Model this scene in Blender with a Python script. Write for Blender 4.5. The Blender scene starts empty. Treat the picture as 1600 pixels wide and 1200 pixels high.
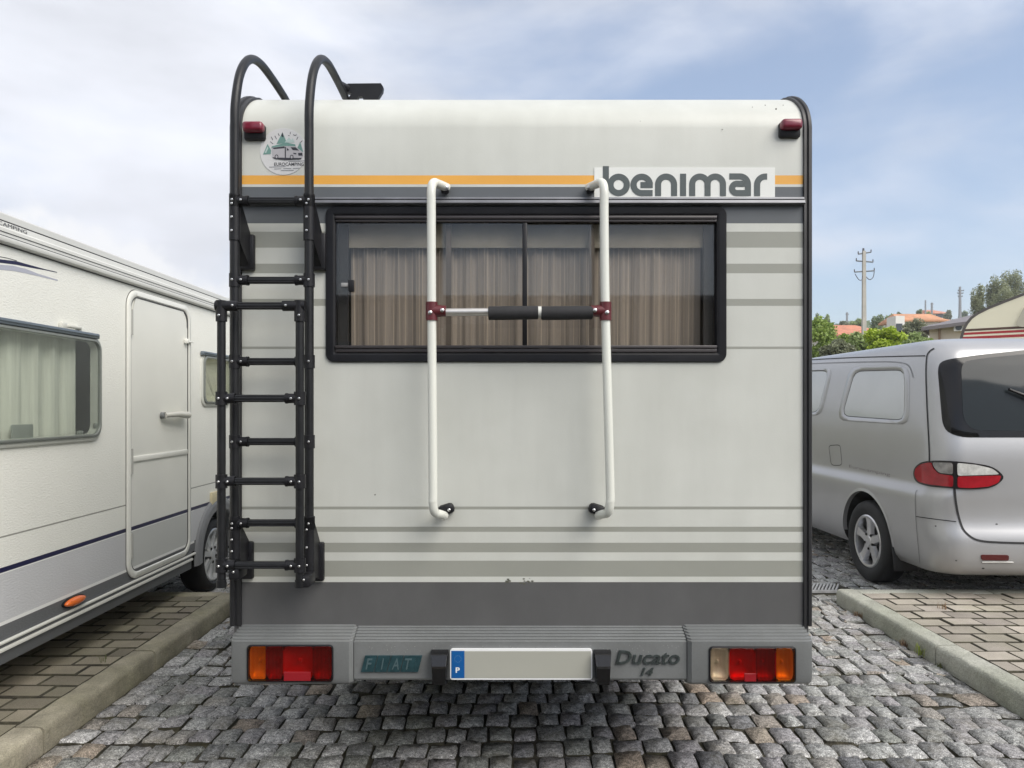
import bpy, bmesh, math, random
from mathutils import Vector, Matrix
random.seed(7)
sc = bpy.context.scene
COL = sc.collection
PI = math.pi

# ------------------------------------------------------------------ camera, sky, sun, exposure
F = 1150.0            # focal length in photograph pixels (photograph is 1600 wide)
HC = 1.5              # camera height
cam = bpy.data.objects.new('camera', bpy.data.cameras.new('camera'))
COL.objects.link(cam)
cam.data.sensor_width = 36; cam.data.lens = 36 * F / 1600
cam.data.shift_y = 34 / 1600
cam.data.clip_start = 0.05; cam.data.clip_end = 3000
cam.location = (0, 0, HC); cam.rotation_euler = (PI / 2, 0, 0)
sc.camera = cam

SUN_EL, SUN_AZ = math.radians(44), math.radians(133)      # azimuth from +Y towards +X
SKY_STRENGTH = 0.068
w = bpy.data.worlds.new('World'); sc.world = w; w.use_nodes = True
nt = w.node_tree; N = nt.nodes; L = nt.links
for n in list(N): N.remove(n)
out = N.new('ShaderNodeOutputWorld'); bg = N.new('ShaderNodeBackground')
sky = N.new('ShaderNodeTexSky'); sky.sky_type = 'NISHITA'; sky.sun_disc = False
sky.sun_elevation = SUN_EL; sky.sun_rotation = SUN_AZ
sky.air_density = 1.0; sky.dust_density = 1.6; sky.ozone_density = 1.6; sky.altitude = 100
tc = N.new('ShaderNodeTexCoord')
mp = N.new('ShaderNodeMapping'); mp.inputs['Scale'].default_value = (1.0, 1.0, 2.6); mp.inputs['Rotation'].default_value = (0, 0.22, 0.3)
mp.inputs['Location'].default_value = (3.1, 0.4, 0.35)
L.new(tc.outputs['Generated'], mp.inputs['Vector'])
nz = N.new('ShaderNodeTexNoise'); nz.inputs['Scale'].default_value = 2.1; nz.inputs['Detail'].default_value = 7; nz.inputs['Roughness'].default_value = 0.52; nz.inputs['Distortion'].default_value = 0.35
L.new(mp.outputs['Vector'], nz.inputs['Vector'])
sepw = N.new('ShaderNodeSeparateXYZ'); L.new(tc.outputs['Generated'], sepw.inputs[0])
# more cloud to the west (-x), clearer to the east
mx = N.new('ShaderNodeMath'); mx.operation = 'MULTIPLY_ADD'; mx.inputs[1].default_value = -0.12; L.new(sepw.outputs['X'], mx.inputs[0]); L.new(nz.outputs['Fac'], mx.inputs[2])
mz = N.new('ShaderNodeMath'); mz.operation = 'MULTIPLY_ADD'; mz.inputs[1].default_value = 0.28; L.new(sepw.outputs['Z'], mz.inputs[0]); L.new(mx.outputs[0], mz.inputs[2])
rp = N.new('ShaderNodeValToRGB'); rp.color_ramp.elements[0].position = 0.43; rp.color_ramp.elements[1].position = 0.76
rp.color_ramp.interpolation = 'EASE'
L.new(mz.outputs[0], rp.inputs['Fac'])
mixw = N.new('ShaderNodeMix'); mixw.data_type = 'RGBA'
L.new(rp.outputs['Color'], mixw.inputs['Factor'])
thin = N.new('ShaderNodeMix'); thin.data_type = 'RGBA'; thin.inputs['Factor'].default_value = 0.18
thin.inputs[7].default_value = (5.2, 5.7, 6.6, 1)                   # thin high veil of cloud over the blue
L.new(sky.outputs['Color'], thin.inputs[6])
L.new(thin.outputs[2], mixw.inputs[6])
mixw.inputs[7].default_value = (5.2, 5.35, 5.85, 1)
# low cumulus heads near the horizon and brighter folds within the cloud sheet
mp2 = N.new('ShaderNodeMapping'); mp2.inputs['Scale'].default_value = (1.6, 1.6, 5.0); mp2.inputs['Location'].default_value = (1.7, 0.2, 2.2); L.new(tc.outputs['Generated'], mp2.inputs['Vector'])
nz2 = N.new('ShaderNodeTexNoise'); nz2.inputs['Scale'].default_value = 1.7; nz2.inputs['Detail'].default_value = 6; nz2.inputs['Roughness'].default_value = .55; L.new(mp2.outputs[0], nz2.inputs['Vector'])
fold = N.new('ShaderNodeMapRange'); fold.inputs['From Min'].default_value = .35; fold.inputs['From Max'].default_value = .65; fold.inputs['To Min'].default_value = .86; fold.inputs['To Max'].default_value = 1.12; L.new(nz2.outputs['Fac'], fold.inputs['Value'])
cl_ = N.new('ShaderNodeVectorMath'); cl_.operation = 'SCALE'; cl_.inputs[0].default_value = (5.1, 5.25, 5.7); L.new(fold.outputs[0], cl_.inputs['Scale']); L.new(cl_.outputs[0], mixw.inputs[7])
# a bank of cumulus standing low in the west
nz3 = N.new('ShaderNodeTexNoise'); nz3.inputs['Scale'].default_value = 9; nz3.inputs['Detail'].default_value = 6; nz3.inputs['Roughness'].default_value = .55; L.new(tc.outputs['Generated'], nz3.inputs['Vector'])
b1 = N.new('ShaderNodeMath'); b1.operation = 'MULTIPLY_ADD'; b1.inputs[1].default_value = .22; b1.inputs[2].default_value = .155 - .3 * .4; L.new(nz3.outputs['Fac'], b1.inputs[0])
b2 = N.new('ShaderNodeMath'); b2.operation = 'MULTIPLY_ADD'; b2.inputs[1].default_value = -1.0; L.new(sepw.outputs['Z'], b2.inputs[0]); L.new(b1.outputs[0], b2.inputs[2])
b3 = N.new('ShaderNodeMath'); b3.operation = 'MULTIPLY_ADD'; b3.inputs[1].default_value = -.3; L.new(sepw.outputs['X'], b3.inputs[0]); L.new(b2.outputs[0], b3.inputs[2])
b4 = N.new('ShaderNodeMapRange'); b4.inputs['From Min'].default_value = .085; b4.inputs['From Max'].default_value = .112; b4.interpolation_type = 'SMOOTHSTEP'; L.new(b3.outputs[0], b4.inputs['Value'])
cum = N.new('ShaderNodeMix'); cum.data_type = 'RGBA'; cum.inputs[7].default_value = (5.9, 5.95, 6.1, 1); L.new(b4.outputs[0], cum.inputs['Factor']); L.new(mixw.outputs[2], cum.inputs[6])
L.new(cum.outputs[2], bg.inputs['Color']); bg.inputs['Strength'].default_value = SKY_STRENGTH
L.new(bg.outputs[0], out.inputs[0])

sl = bpy.data.lights.new('sun', 'SUN'); sl.energy = 1.5; sl.angle = math.radians(45); sl.color = (1.0, 0.95, 0.87)
so = bpy.data.objects.new('sun', sl); COL.objects.link(so)
sdir = Vector((math.sin(SUN_AZ) * math.cos(SUN_EL), math.cos(SUN_AZ) * math.cos(SUN_EL), math.sin(SUN_EL)))
so.rotation_euler = sdir.to_track_quat('Z', 'Y').to_euler(); so.location = (20, 10, 30)

sc.view_settings.view_transform = 'Standard'; sc.view_settings.look = 'None'
sc.view_settings.exposure = 1.38; sc.view_settings.gamma = 1.0
sc.view_settings.use_curve_mapping = False

# ------------------------------------------------------------------ helpers
def A(px, py, Y):
    return Vector(((px - 800) * Y / F, Y, HC - (py - 634) * Y / F))

def S(r, g, b):
    f = lambda c: (c / 255 / 12.92) if c / 255 <= 0.04045 else ((c / 255 + 0.055) / 1.055) ** 2.4
    return (f(r), f(g), f(b), 1)

_m = {}
def M(name, col, rough=0.5, metal=0.0, spec=0.5, var=0.0, vs=4.0, vstretch=(1, 1, 1), bump=0.0, bs=40.0, bdist=0.01, bstretch=(1, 1, 1),
      coat=0.0, trans=0.0, rvar=0.0, fine=0.0, fs=200.0, tint=None, tamt=0.0, ts=1.5, emit=0):
    if name in _m: return _m[name]
    m = bpy.data.materials.new(name); m.use_nodes = True; _m[name] = m
    n = m.node_tree.nodes; l = m.node_tree.links; p = n['Principled BSDF']
    c = (col[0], col[1], col[2], 1)
    p.inputs['Base Color'].default_value = c; p.inputs['Roughness'].default_value = rough; p.inputs['Metallic'].default_value = metal
    p.inputs['Specular IOR Level'].default_value = spec; p.inputs['Coat Weight'].default_value = coat; p.inputs['Coat Roughness'].default_value = 0.06
    p.inputs['Transmission Weight'].default_value = trans
    t = n.new('ShaderNodeTexCoord')
    def mapped(stretch):
        mm = n.new('ShaderNodeMapping'); mm.inputs['Scale'].default_value = stretch; l.new(t.outputs['Object'], mm.inputs['Vector']); return mm.outputs[0]
    cur = None
    def noise(scale, vec, detail=5, r=0.6):
        k = n.new('ShaderNodeTexNoise'); k.inputs['Scale'].default_value = scale; k.inputs['Detail'].default_value = detail; k.inputs['Roughness'].default_value = r
        l.new(vec, k.inputs['Vector']); return k.outputs['Fac']
    def scaled(a, lo, hi):
        r_ = n.new('ShaderNodeMapRange'); r_.inputs['From Min'].default_value = 0.28; r_.inputs['From Max'].default_value = 0.72
        r_.inputs['To Min'].default_value = lo; r_.inputs['To Max'].default_value = hi; l.new(a, r_.inputs['Value']); return r_.outputs[0]
    rgb = n.new('ShaderNodeRGB'); rgb.outputs[0].default_value = c; cur = rgb.outputs[0]
    if tint is not None:
        f_ = scaled(noise(ts, mapped((1, 1, 1)), 6), 0, tamt)
        k = n.new('ShaderNodeMix'); k.data_type = 'RGBA'; l.new(f_, k.inputs['Factor']); l.new(cur, k.inputs[6]); k.inputs[7].default_value = (tint[0], tint[1], tint[2], 1); cur = k.outputs[2]
    for amt, scl, stv in ((var, vs, vstretch), (fine, fs, (1, 1, 1))):
        if amt > 0:
            f_ = scaled(noise(scl, mapped(stv)), 1 - amt, 1 + amt)
            k = n.new('ShaderNodeVectorMath'); k.operation = 'SCALE'; l.new(cur, k.inputs[0]); l.new(f_, k.inputs['Scale']); cur = k.outputs[0]
    l.new(cur, p.inputs['Base Color'])
    if rvar > 0:
        f_ = scaled(noise(6, mapped((1, 1, 1))), max(0.02, rough - rvar), min(1, rough + rvar)); l.new(f_, p.inputs['Roughness'])
    if bump > 0:
        b = n.new('ShaderNodeBump'); b.inputs['Strength'].default_value = bump; b.inputs['Distance'].default_value = bdist
        l.new(noise(bs, mapped(bstretch), 4), b.inputs['Height']); l.new(b.outputs[0], p.inputs['Normal'])
    return m

def glass(name, tintc, refl=1.0, rough=0.02, bump=0.0, bs=60.0, bstretch=(1, 1, 1)):
    """window pane or lamp lens: tinted see-through mixed with a fresnel mirror (same reflectance on both faces of the slab)"""
    m = bpy.data.materials.new(name); m.use_nodes = True; n = m.node_tree.nodes; l = m.node_tree.links; _m[name] = m
    n.remove(n['Principled BSDF'])
    tr = n.new('ShaderNodeBsdfTransparent'); tr.inputs[0].default_value = (*tintc, 1)
    gl = n.new('ShaderNodeBsdfGlossy'); gl.inputs['Roughness'].default_value = rough
    fr = n.new('ShaderNodeFresnel'); ge = n.new('ShaderNodeNewGeometry')
    io = n.new('ShaderNodeMapRange'); io.inputs['To Min'].default_value = 1.5; io.inputs['To Max'].default_value = 1 / 1.5; l.new(ge.outputs['Backfacing'], io.inputs['Value']); l.new(io.outputs[0], fr.inputs['IOR'])
    mu = n.new('ShaderNodeMath'); mu.operation = 'MULTIPLY'; mu.inputs[1].default_value = refl; mu.use_clamp = True; l.new(fr.outputs[0], mu.inputs[0])
    mi = n.new('ShaderNodeMixShader'); l.new(mu.outputs[0], mi.inputs[0]); l.new(tr.outputs[0], mi.inputs[1]); l.new(gl.outputs[0], mi.inputs[2])
    l.new(mi.outputs[0], n['Material Output'].inputs[0])
    if bump > 0:
        t = n.new('ShaderNodeTexCoord'); mm = n.new('ShaderNodeMapping'); mm.inputs['Scale'].default_value = bstretch; l.new(t.outputs['Object'], mm.inputs['Vector'])
        k = n.new('ShaderNodeTexNoise'); k.inputs['Scale'].default_value = bs; l.new(mm.outputs[0], k.inputs['Vector'])
        b = n.new('ShaderNodeBump'); b.inputs['Strength'].default_value = bump; b.inputs['Distance'].default_value = .004; l.new(k.outputs['Fac'], b.inputs['Height']); l.new(b.outputs[0], gl.inputs['Normal']); l.new(b.outputs[0], fr.inputs['Normal'])
    return m

ORG = {}
def link(name, me, parent=None, mats=None, smooth=True, ang=35, recentre=True):
    if mats is not None:
        for m in (mats if isinstance(mats, (list, tuple)) else [mats]): me.materials.append(m)
    c = Vector((0, 0, 0))
    if recentre and len(me.vertices):
        lo = Vector((min(v.co.x for v in me.vertices), min(v.co.y for v in me.vertices), min(v.co.z for v in me.vertices)))
        hi = Vector((max(v.co.x for v in me.vertices), max(v.co.y for v in me.vertices), max(v.co.z for v in me.vertices)))
        c = (lo + hi) / 2
        if parent is None: c.z = lo.z
        me.transform(Matrix.Translation(-c))
    if smooth:
        me.polygons.foreach_set('use_smooth', [True] * len(me.polygons)); me.set_sharp_from_angle(angle=math.radians(ang))
    o = bpy.data.objects.new(name, me); COL.objects.link(o)
    if parent is not None: o.parent = parent; o.location = c - ORG.get(parent.name, Vector())
    else: o.location = c
    ORG[o.name] = c
    return o

def tag(o, label=None, cat=None, group=None, kind=None):
    if label: o['label'] = label
    if cat: o['category'] = cat
    if group: o['group'] = group
    if kind: o['kind'] = kind
    return o

def empty(name, loc, rz=0.0, local=False):
    o = bpy.data.objects.new(name, None); COL.objects.link(o); o.empty_display_size = 0.2
    o.location = loc; o.rotation_euler = (0, 0, rz); ORG[o.name] = Vector() if local else Vector(loc); return o

class MB:
    def __init__(s): s.v = []; s.f = []; s.m = []
    def add(s, vs, fs, mi=0):
        b = len(s.v); s.v += [tuple(v) for v in vs]
        for f in fs: s.f.append([b + i for i in f]); s.m.append(mi)
        return s
    def mesh(s, name):
        me = bpy.data.meshes.new(name); me.from_pydata(s.v, [], s.f)
        me.polygons.foreach_set('material_index', s.m); me.update(); return me
    def fixn(s, me):
        bm = bmesh.new(); bm.from_mesh(me); bmesh.ops.recalc_face_normals(bm, faces=bm.faces); bm.to_mesh(me); bm.free()
    def build(s, name, mats, parent=None, smooth=True, ang=35, fix=True, recentre=True):
        me = s.mesh(name)
        if fix: s.fixn(me)
        return link(name, me, parent, mats, smooth, ang, recentre)
    # shapes
    def box(s, c, d, mi=0, bev=0.0, rot=None, seg=2):
        if bev > 0:
            bm = bmesh.new(); bmesh.ops.create_cube(bm, size=1); bmesh.ops.scale(bm, vec=Vector(d), verts=bm.verts)
            bmesh.ops.bevel(bm, geom=bm.edges[:], offset=bev, segments=seg, affect='EDGES', profile=0.5)
            bm.verts.index_update(); vs = [v.co.copy() for v in bm.verts]; fs = [[v.index for v in f.verts] for f in bm.faces]; bm.free()
        else:
            vs = [Vector((x * d[0] / 2, y * d[1] / 2, z * d[2] / 2)) for x in (-1, 1) for y in (-1, 1) for z in (-1, 1)]
            fs = [(0, 1, 3, 2), (4, 6, 7, 5), (0, 4, 5, 1), (2, 3, 7, 6), (0, 2, 6, 4), (1, 5, 7, 3)]
        if rot is not None: vs = [rot @ v for v in vs]
        return s.add([v + Vector(c) for v in vs], fs, mi)
    def tube(s, pts, r, n=12, mi=0, cap=True):
        pts = [Vector(p) for p in pts]; K = len(pts)
        tan = [(pts[min(i + 1, K - 1)] - pts[max(i - 1, 0)]).normalized() for i in range(K)]
        up = Vector((0, 1, 0)) if abs(tan[0].y) < 0.9 else Vector((1, 0, 0))
        u = (up - tan[0] * up.dot(tan[0])).normalized(); vs = []; fs = []
        for i in range(K):
            u = (u - tan[i] * u.dot(tan[i])).normalized(); w_ = tan[i].cross(u)
            rr = r[i] if isinstance(r, (list, tuple)) else r
            for j in range(n):
                a = 2 * PI * j / n; vs.append(pts[i] + u * math.cos(a) * rr + w_ * math.sin(a) * rr)
        for i in range(K - 1):
            for j in range(n): fs.append((i * n + j, i * n + (j + 1) % n, (i + 1) * n + (j + 1) % n, (i + 1) * n + j))
        if cap: fs.append(tuple(range(n))[::-1]); fs.append(tuple(range((K - 1) * n, K * n)))
        return s.add(vs, fs, mi)
    def prism(s, poly, fm, d0, d1, mi=0, mside=None):
        n = len(poly); vs = [fm(a, b, d0) for a, b in poly] + [fm(a, b, d1) for a, b in poly]
        s.add(vs, [tuple(range(n)), tuple(range(2 * n - 1, n - 1, -1))], mi)
        return s.add(vs, [(i, (i + 1) % n, n + (i + 1) % n, n + i) for i in range(n)], mi if mside is None else mside)
    def face(s, poly, fm, d, mi=0):
        return s.add([fm(a, b, d) for a, b in poly], [tuple(range(len(poly)))], mi)
    def loops(s, rings, mi=0, close_ends=(False, False)):
        """bridge rings of equal count (closed loops)"""
        n = len(rings[0]); vs = [p for r in rings for p in r]; fs = []
        for i in range(len(rings) - 1):
            for j in range(n): fs.append((i * n + j, i * n + (j + 1) % n, (i + 1) * n + (j + 1) % n, (i + 1) * n + j))
        if close_ends[0]: fs.append(tuple(range(n)))
        if close_ends[1]: fs.append(tuple(range((len(rings) - 1) * n, len(rings) * n)))
        return s.add(vs, fs, mi)
    def lathe(s, prof, origin, axis, n=32, mi=0):
        """prof: (radius, along-axis)"""
        ax = Vector(axis).normalized(); u = ax.orthogonal().normalized(); v = ax.cross(u); o = Vector(origin)
        vs = [o + ax * h + (u * math.cos(2 * PI * j / n) + v * math.sin(2 * PI * j / n)) * r for r, h in prof for j in range(n)]
        fs = [(i * n + j, i * n + (j + 1) % n, (i + 1) * n + (j + 1) % n, (i + 1) * n + j) for i in range(len(prof) - 1) for j in range(n)]
        return s.add(vs, fs, mi)
    def strokes(s, pts, wd, fm, d, mi=0, closed=False):
        """flat ribbon of width wd along 2-D points"""
        P = [Vector(p).to_2d() if len(p) > 2 else Vector(p) for p in pts]; K = len(P); vs = []; fs = []
        for i in range(K):
            if closed: a, b = P[(i - 1) % K], P[(i + 1) % K]
            else: a, b = P[max(i - 1, 0)], P[min(i + 1, K - 1)]
            t = (b - a).normalized(); nn = Vector((-t.y, t.x))
            k = 1.0
            if 0 < i < K - 1 or closed:
                t1 = (P[i] - P[(i - 1) % K]).normalized(); k = 1 / max(0.5, abs(Vector((-t1.y, t1.x)).dot(nn)))
            for sg in (1, -1):
                q = P[i] + nn * sg * wd / 2 * k; vs.append(fm(q.x, q.y, d))
        rng = K if closed else K - 1
        for i in range(rng):
            j = (i + 1) % K; fs.append((2 * i, 2 * i + 1, 2 * j + 1, 2 * j))
        return s.add(vs, fs, mi)

def rrect(a0, a1, b0, b1, r, n=6):
    if a0 > a1: a0, a1 = a1, a0
    if b0 > b1: b0, b1 = b1, b0
    P = []
    for cx, cy, st in ((a1 - r, b1 - r, 0), (a0 + r, b1 - r, 90), (a0 + r, b0 + r, 180), (a1 - r, b0 + r, 270)):
        for i in range(n + 1):
            a = math.radians(st + 90 * i / n); P.append((cx + r * math.cos(a), cy + r * math.sin(a)))
    return P

def frame_ring(mb, a0, a1, b0, b1, r, wd, fm, d_out, d_top, d_in, mi=0, n=6, bevel=0.004):
    """a rounded rectangular frame: outer wall, front, inner wall.  depths along fm's third argument"""
    def P(inset, d): return [fm(a, b, d) for a, b in rrect(a0 + inset, a1 - inset, b0 + inset, b1 - inset, max(r - inset, 0.004), n)]
    mb.loops([P(0, d_out), P(0, d_top - bevel), P(bevel, d_top), P(wd - bevel, d_top), P(wd, d_top - bevel), P(wd, d_in)], mi)

def wall_cells(mb, fm, ab, bb, matfn, hole=None, d=0.0):
    for i in range(len(ab) - 1):
        for j in range(len(bb) - 1):
            ca, cb = (ab[i] + ab[i + 1]) / 2, (bb[j] + bb[j + 1]) / 2
            if hole and hole[0] < ca < hole[1] and hole[2] < cb < hole[3]: continue
            mb.add([fm(ab[i], bb[j], d), fm(ab[i + 1], bb[j], d), fm(ab[i + 1], bb[j + 1], d), fm(ab[i], bb[j + 1], d)], [(0, 1, 2, 3)], matfn(ca, cb))

def arc(cx, cy, r, a0, a1, n=14):
    return [(cx + r * math.cos(math.radians(a0 + (a1 - a0) * i / n)), cy + r * math.sin(math.radians(a0 + (a1 - a0) * i / n))) for i in range(n + 1)]

def text_mesh(txt, bold=0.0, shear=0.0, ext=0.0, spacing=1.0):
    cu = bpy.data.curves.new('lettering', 'FONT'); cu.body = txt; cu.size = 1; cu.shear = shear; cu.offset = bold; cu.extrude = ext; cu.space_character = spacing
    cu.resolution_u = 3
    o = bpy.data.objects.new('lettering', cu); COL.objects.link(o)
    dg = bpy.context.evaluated_depsgraph_get(); me = bpy.data.meshes.new_from_object(o.evaluated_get(dg))
    bpy.data.objects.remove(o); bpy.data.curves.remove(cu); return me

def text_part(name, txt, a0, a1, b0, b1, fm, d, mat, parent, bold=0.0, shear=0.0, ext=0.0, spacing=1.0):
    """lettering stretched into the box a0..a1 (left to right), b0..b1 (bottom to top) of the plane map fm"""
    me = text_mesh(txt, bold, shear, 0.5 if ext else 0.0, spacing)
    xs = [v.co.x for v in me.vertices]; ys = [v.co.y for v in me.vertices]
    for v in me.vertices:
        a = a0 + (v.co.x - min(xs)) / (max(xs) - min(xs)) * (a1 - a0); b = b0 + (v.co.y - min(ys)) / (max(ys) - min(ys)) * (b1 - b0)
        v.co = fm(a, b, d + (ext * (0.5 + v.co.z) if ext else 0))
    me.materials.clear()
    return link(name, me, parent, mat, False)

# ------------------------------------------------------------------ materials
white_paint = M('white gelcoat', (0.575, 0.585, 0.545), 0.42, var=0.05, vs=7, vstretch=(1, 1, 0.13), bump=0.12, bs=160, bdist=0.002, fine=0.02, tint=(0.36, 0.365, 0.32), tamt=0.36, ts=2.2)
grey_green = M('grey green print', (0.29, 0.295, 0.26), 0.45, var=0.05, vs=3, bump=0.1, bs=160, bdist=0.002, fine=0.03)
dark_grey = M('dark grey print', (0.088, 0.088, 0.089), 0.5, var=0.12, vs=5, vstretch=(1, 1, 0.5), bump=0.1, bs=160, bdist=0.002, fine=0.05, tint=(0.12, 0.12, 0.118), tamt=0.35, ts=3)
slate_grey = M('slate grey print', (0.10, 0.11, 0.12), 0.5, var=0.06, vs=4)
orange_print = M('orange print', (0.72, 0.36, 0.06), 0.45, var=0.04)
vinyl_white = M('white vinyl', (0.72, 0.73, 0.70), 0.38, var=0.03)
vinyl_dark = M('dark green grey vinyl', (0.075, 0.09, 0.09), 0.4)
black_rubber = M('black rubber', (0.018, 0.018, 0.02), 0.5, var=0.3, vs=8, rvar=0.12)
black_plastic = M('black plastic', (0.010, 0.010, 0.012), 0.42, spec=.3, var=0.2, vs=12, rvar=0.1)
black_coat = M('black powder coat', (0.010, 0.0105, 0.012), 0.42, spec=.35, var=0.25, vs=20, rvar=0.1, bump=0.08, bs=300, bdist=0.001)
steel = M('bolt steel', (0.62, 0.62, 0.62), 0.3, metal=1.0)
alu_white = M('white lacquered aluminium', (0.68, 0.69, 0.63), 0.32, var=0.05, vs=6, vstretch=(1, 1, 0.3), coat=0.3, fine=0.03)
alu_bare = M('bare aluminium', (0.62, 0.60, 0.57), 0.34, metal=0.7, var=0.1, vs=30)
rail_alu = M('dull grey aluminium', (0.16, 0.165, 0.18), 0.4, metal=0.4, var=0.2, vs=10)
red_clamp = M('dark red plastic', (0.10, 0.013, 0.018), 0.4, var=0.1)
foam = M('black foam', (0.022, 0.022, 0.024), 0.85, bump=0.2, bs=120, bdist=0.003, var=0.2, vs=20)
bumper_grey = M('grey bumper plastic', (0.165, 0.172, 0.173), 0.45, var=0.1, vs=5, fine=0.06, fs=120, tint=(0.12, 0.125, 0.12), tamt=0.45, ts=7, rvar=0.1)
red_lens = glass('red lens', (.80, .025, .04), 1.2, .06, .5, 60, (6, 1, .2))
red_reflector = M('red reflector', (0.26, 0.008, 0.014), 0.3, coat=0.1, bump=0.6, bs=260, bdist=0.003)
dull_red = M('sun faded red lens', (0.17, 0.012, 0.03), 0.3, coat=0.3, var=0.25, vs=30)
amber_lens = glass('amber lens', (.985, .70, .13), 1.2, .06, .5, 50, (7, 1, .1)); clear_lens = glass('clear lens', (.96, .93, .87), 1.2, .06, .5, 50, (7, 1, .1))
plate_face = M('number plate face', (0.36, 0.36, 0.315), 0.45, var=0.03)
plate_edge = M('number plate rim', (0.75, 0.76, 0.76), 0.35)
plate_blue = M('plate blue', (0.004, 0.09, 0.30), 0.4)
badge_teal = M('tarnished teal badge', (0.035, 0.085, 0.10), 0.3, metal=0.5, var=0.3, vs=40)
badge_edge = M('badge letters', (0.12, 0.19, 0.21), 0.3, metal=0.5)
badge_dark = M('badge dark chrome', (0.10, 0.12, 0.12), 0.28, metal=0.7, var=0.3, vs=60)
curtain_mat = M('brown curtain cloth', (0.30, 0.268, 0.242), 0.9, var=0.05, vs=5, vstretch=(6, 1, 0.3), fine=0.03)
curtain_line = M('pale curtain thread', (0.42, 0.37, 0.31), 0.9)
valance_mat = M('grey blind cloth', (0.25, 0.235, 0.20), 0.9, var=0.15, vs=6)
interior = M('dark interior', (0.08, 0.07, 0.06), 0.8)
under_dark = M('dirty underbody', (0.02, 0.019, 0.018), 0.85, var=0.3)
tyre_mat = M('tyre rubber', (0.014, 0.014, 0.015), 0.7, var=0.25, vs=14, bump=0.3, bs=90, bdist=0.003)
alloy = M('alloy wheel', (0.62, 0.62, 0.63), 0.3, metal=0.85, var=0.1, vs=20)
hub_plastic = M('silver wheel trim', (0.55, 0.56, 0.56), 0.36, metal=0.4, var=0.1, vs=10)
brown_glass = glass('brown tinted pane', (0.95, 0.938, 0.915), 1.05)
green_glass = glass('green tinted pane', (0.94, 0.96, 0.94), 1.9)
teal_print = M('teal print', (0.14, 0.27, 0.24), 0.5)
grey_print = M('grey print', (0.24, 0.25, 0.27), 0.5)
ink = M('black ink', (0.025, 0.025, 0.035), 0.5)
pale_print = M('pale print', (0.42, 0.41, 0.43), 0.5)

# ------------------------------------------------------------------ ground: terrain, road, kerbs, pavements
def hill(x, y):
    if y < 20: return -0.08
    t = y - 20
    h = 0.11 * t - 0.08
    if y > 260: h = 0.11 * 240 - 0.08 + (y - 260) * 0.01
    return h + 0.6 * math.sin(x * 0.05 + 1) * min(1, t / 30) + 0.5 * math.sin(y * 0.06 + x * 0.02) * min(1, t / 30)

mb = MB()
xs = [-1500, -700, -350, -200, -120, -80, -50, -30, -15] + [i * 5 for i in range(-2, 13)] + [75, 90, 120, 160, 220, 350, 700, 1500]
ys = [-1500, -500, -150, -60, -30, -10, 5, 20, 25, 30, 36, 42, 50, 58, 66, 76, 88, 100, 120, 140, 165, 190, 220, 260, 320, 450, 800, 1800]
nx = len(xs)
mb.add([(x, y, hill(x, y)) for y in ys for x in xs], [(j * nx + i, j * nx + i + 1, (j + 1) * nx + i + 1, (j + 1) * nx + i) for j in range(len(ys) - 1) for i in range(nx - 1)])
tag(mb.build('terrain', M('dry grass hillside', (0.09, 0.10, 0.035), 0.95, var=0.5, vs=0.2, fine=0.3, fs=3, tint=(0.2, 0.16, 0.09), tamt=0.6, ts=0.08), smooth=True, recentre=False), 'dry green hillside rising behind the parking lot', kind='structure')

def stone_material(name, islands):
    m = bpy.data.materials.new(name); m.use_nodes = True; n = m.node_tree.nodes; l = m.node_tree.links; p = n['Principled BSDF']
    if islands: g = n.new('ShaderNodeNewGeometry'); rnd = g.outputs['Random Per Island']
    else: g = n.new('ShaderNodeObjectInfo'); rnd = g.outputs['Random']
    r = n.new('ShaderNodeValToRGB'); e = r.color_ramp; e.interpolation = 'LINEAR'
    cols = [(0, (.23, .23, .24)), (.15, (.33, .34, .31)), (.4, (.42, .40, .41)), (.65, (.48, .485, .465)), (.90, (.60, .59, .58)), (.94, (.40, .375, .34)), (.98, (.40, .32, .25)), (1, (.44, .39, .32))]
    e.elements[0].position = 0; e.elements[0].color = (*cols[0][1], 1); e.elements[1].position = 1; e.elements[1].color = (*cols[-1][1], 1)
    for q, c in cols[1:-1]: k = e.elements.new(q); k.color = (*c, 1)
    l.new(rnd, r.inputs[0])
    t = n.new('ShaderNodeNewGeometry')
    def nz_(s, d=4, rr=.6):
        k = n.new('ShaderNodeTexNoise'); k.inputs['Scale'].default_value = s; k.inputs['Detail'].default_value = d; k.inputs['Roughness'].default_value = rr; l.new(t.outputs['Position'], k.inputs['Vector']); return k.outputs['Fac']
    def mr(a, f0, f1, lo, hi):
        k = n.new('ShaderNodeMapRange'); k.inputs['From Min'].default_value = f0; k.inputs['From Max'].default_value = f1; k.inputs['To Min'].default_value = lo; k.inputs['To Max'].default_value = hi; l.new(a, k.inputs['Value']); return k.outputs[0]
    cur = r.outputs[0]
    for a in (mr(nz_(230, 3), .38, .62, .40, 1.5), mr(nz_(52, 6, .75), .36, .64, .38, 1.45)):
        k = n.new('ShaderNodeVectorMath'); k.operation = 'SCALE'; l.new(cur, k.inputs[0]); l.new(a, k.inputs['Scale']); cur = k.outputs[0]
    k = n.new('ShaderNodeMix'); k.data_type = 'RGBA'; l.new(mr(nz_(5, 6, .65), .5, .72, 0, .55), k.inputs['Factor']); l.new(cur, k.inputs[6]); k.inputs[7].default_value = (.15, .13, .075, 1); cur = k.outputs[2]
    l.new(cur, p.inputs['Base Color']); p.inputs['Roughness'].default_value = .72
    b = n.new('ShaderNodeBump'); b.inputs['Strength'].default_value = 1.0; b.inputs['Distance'].default_value = .022; l.new(nz_(42, 7, .72), b.inputs['Height']); l.new(b.outputs[0], p.inputs['Normal'])
    return m
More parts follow.
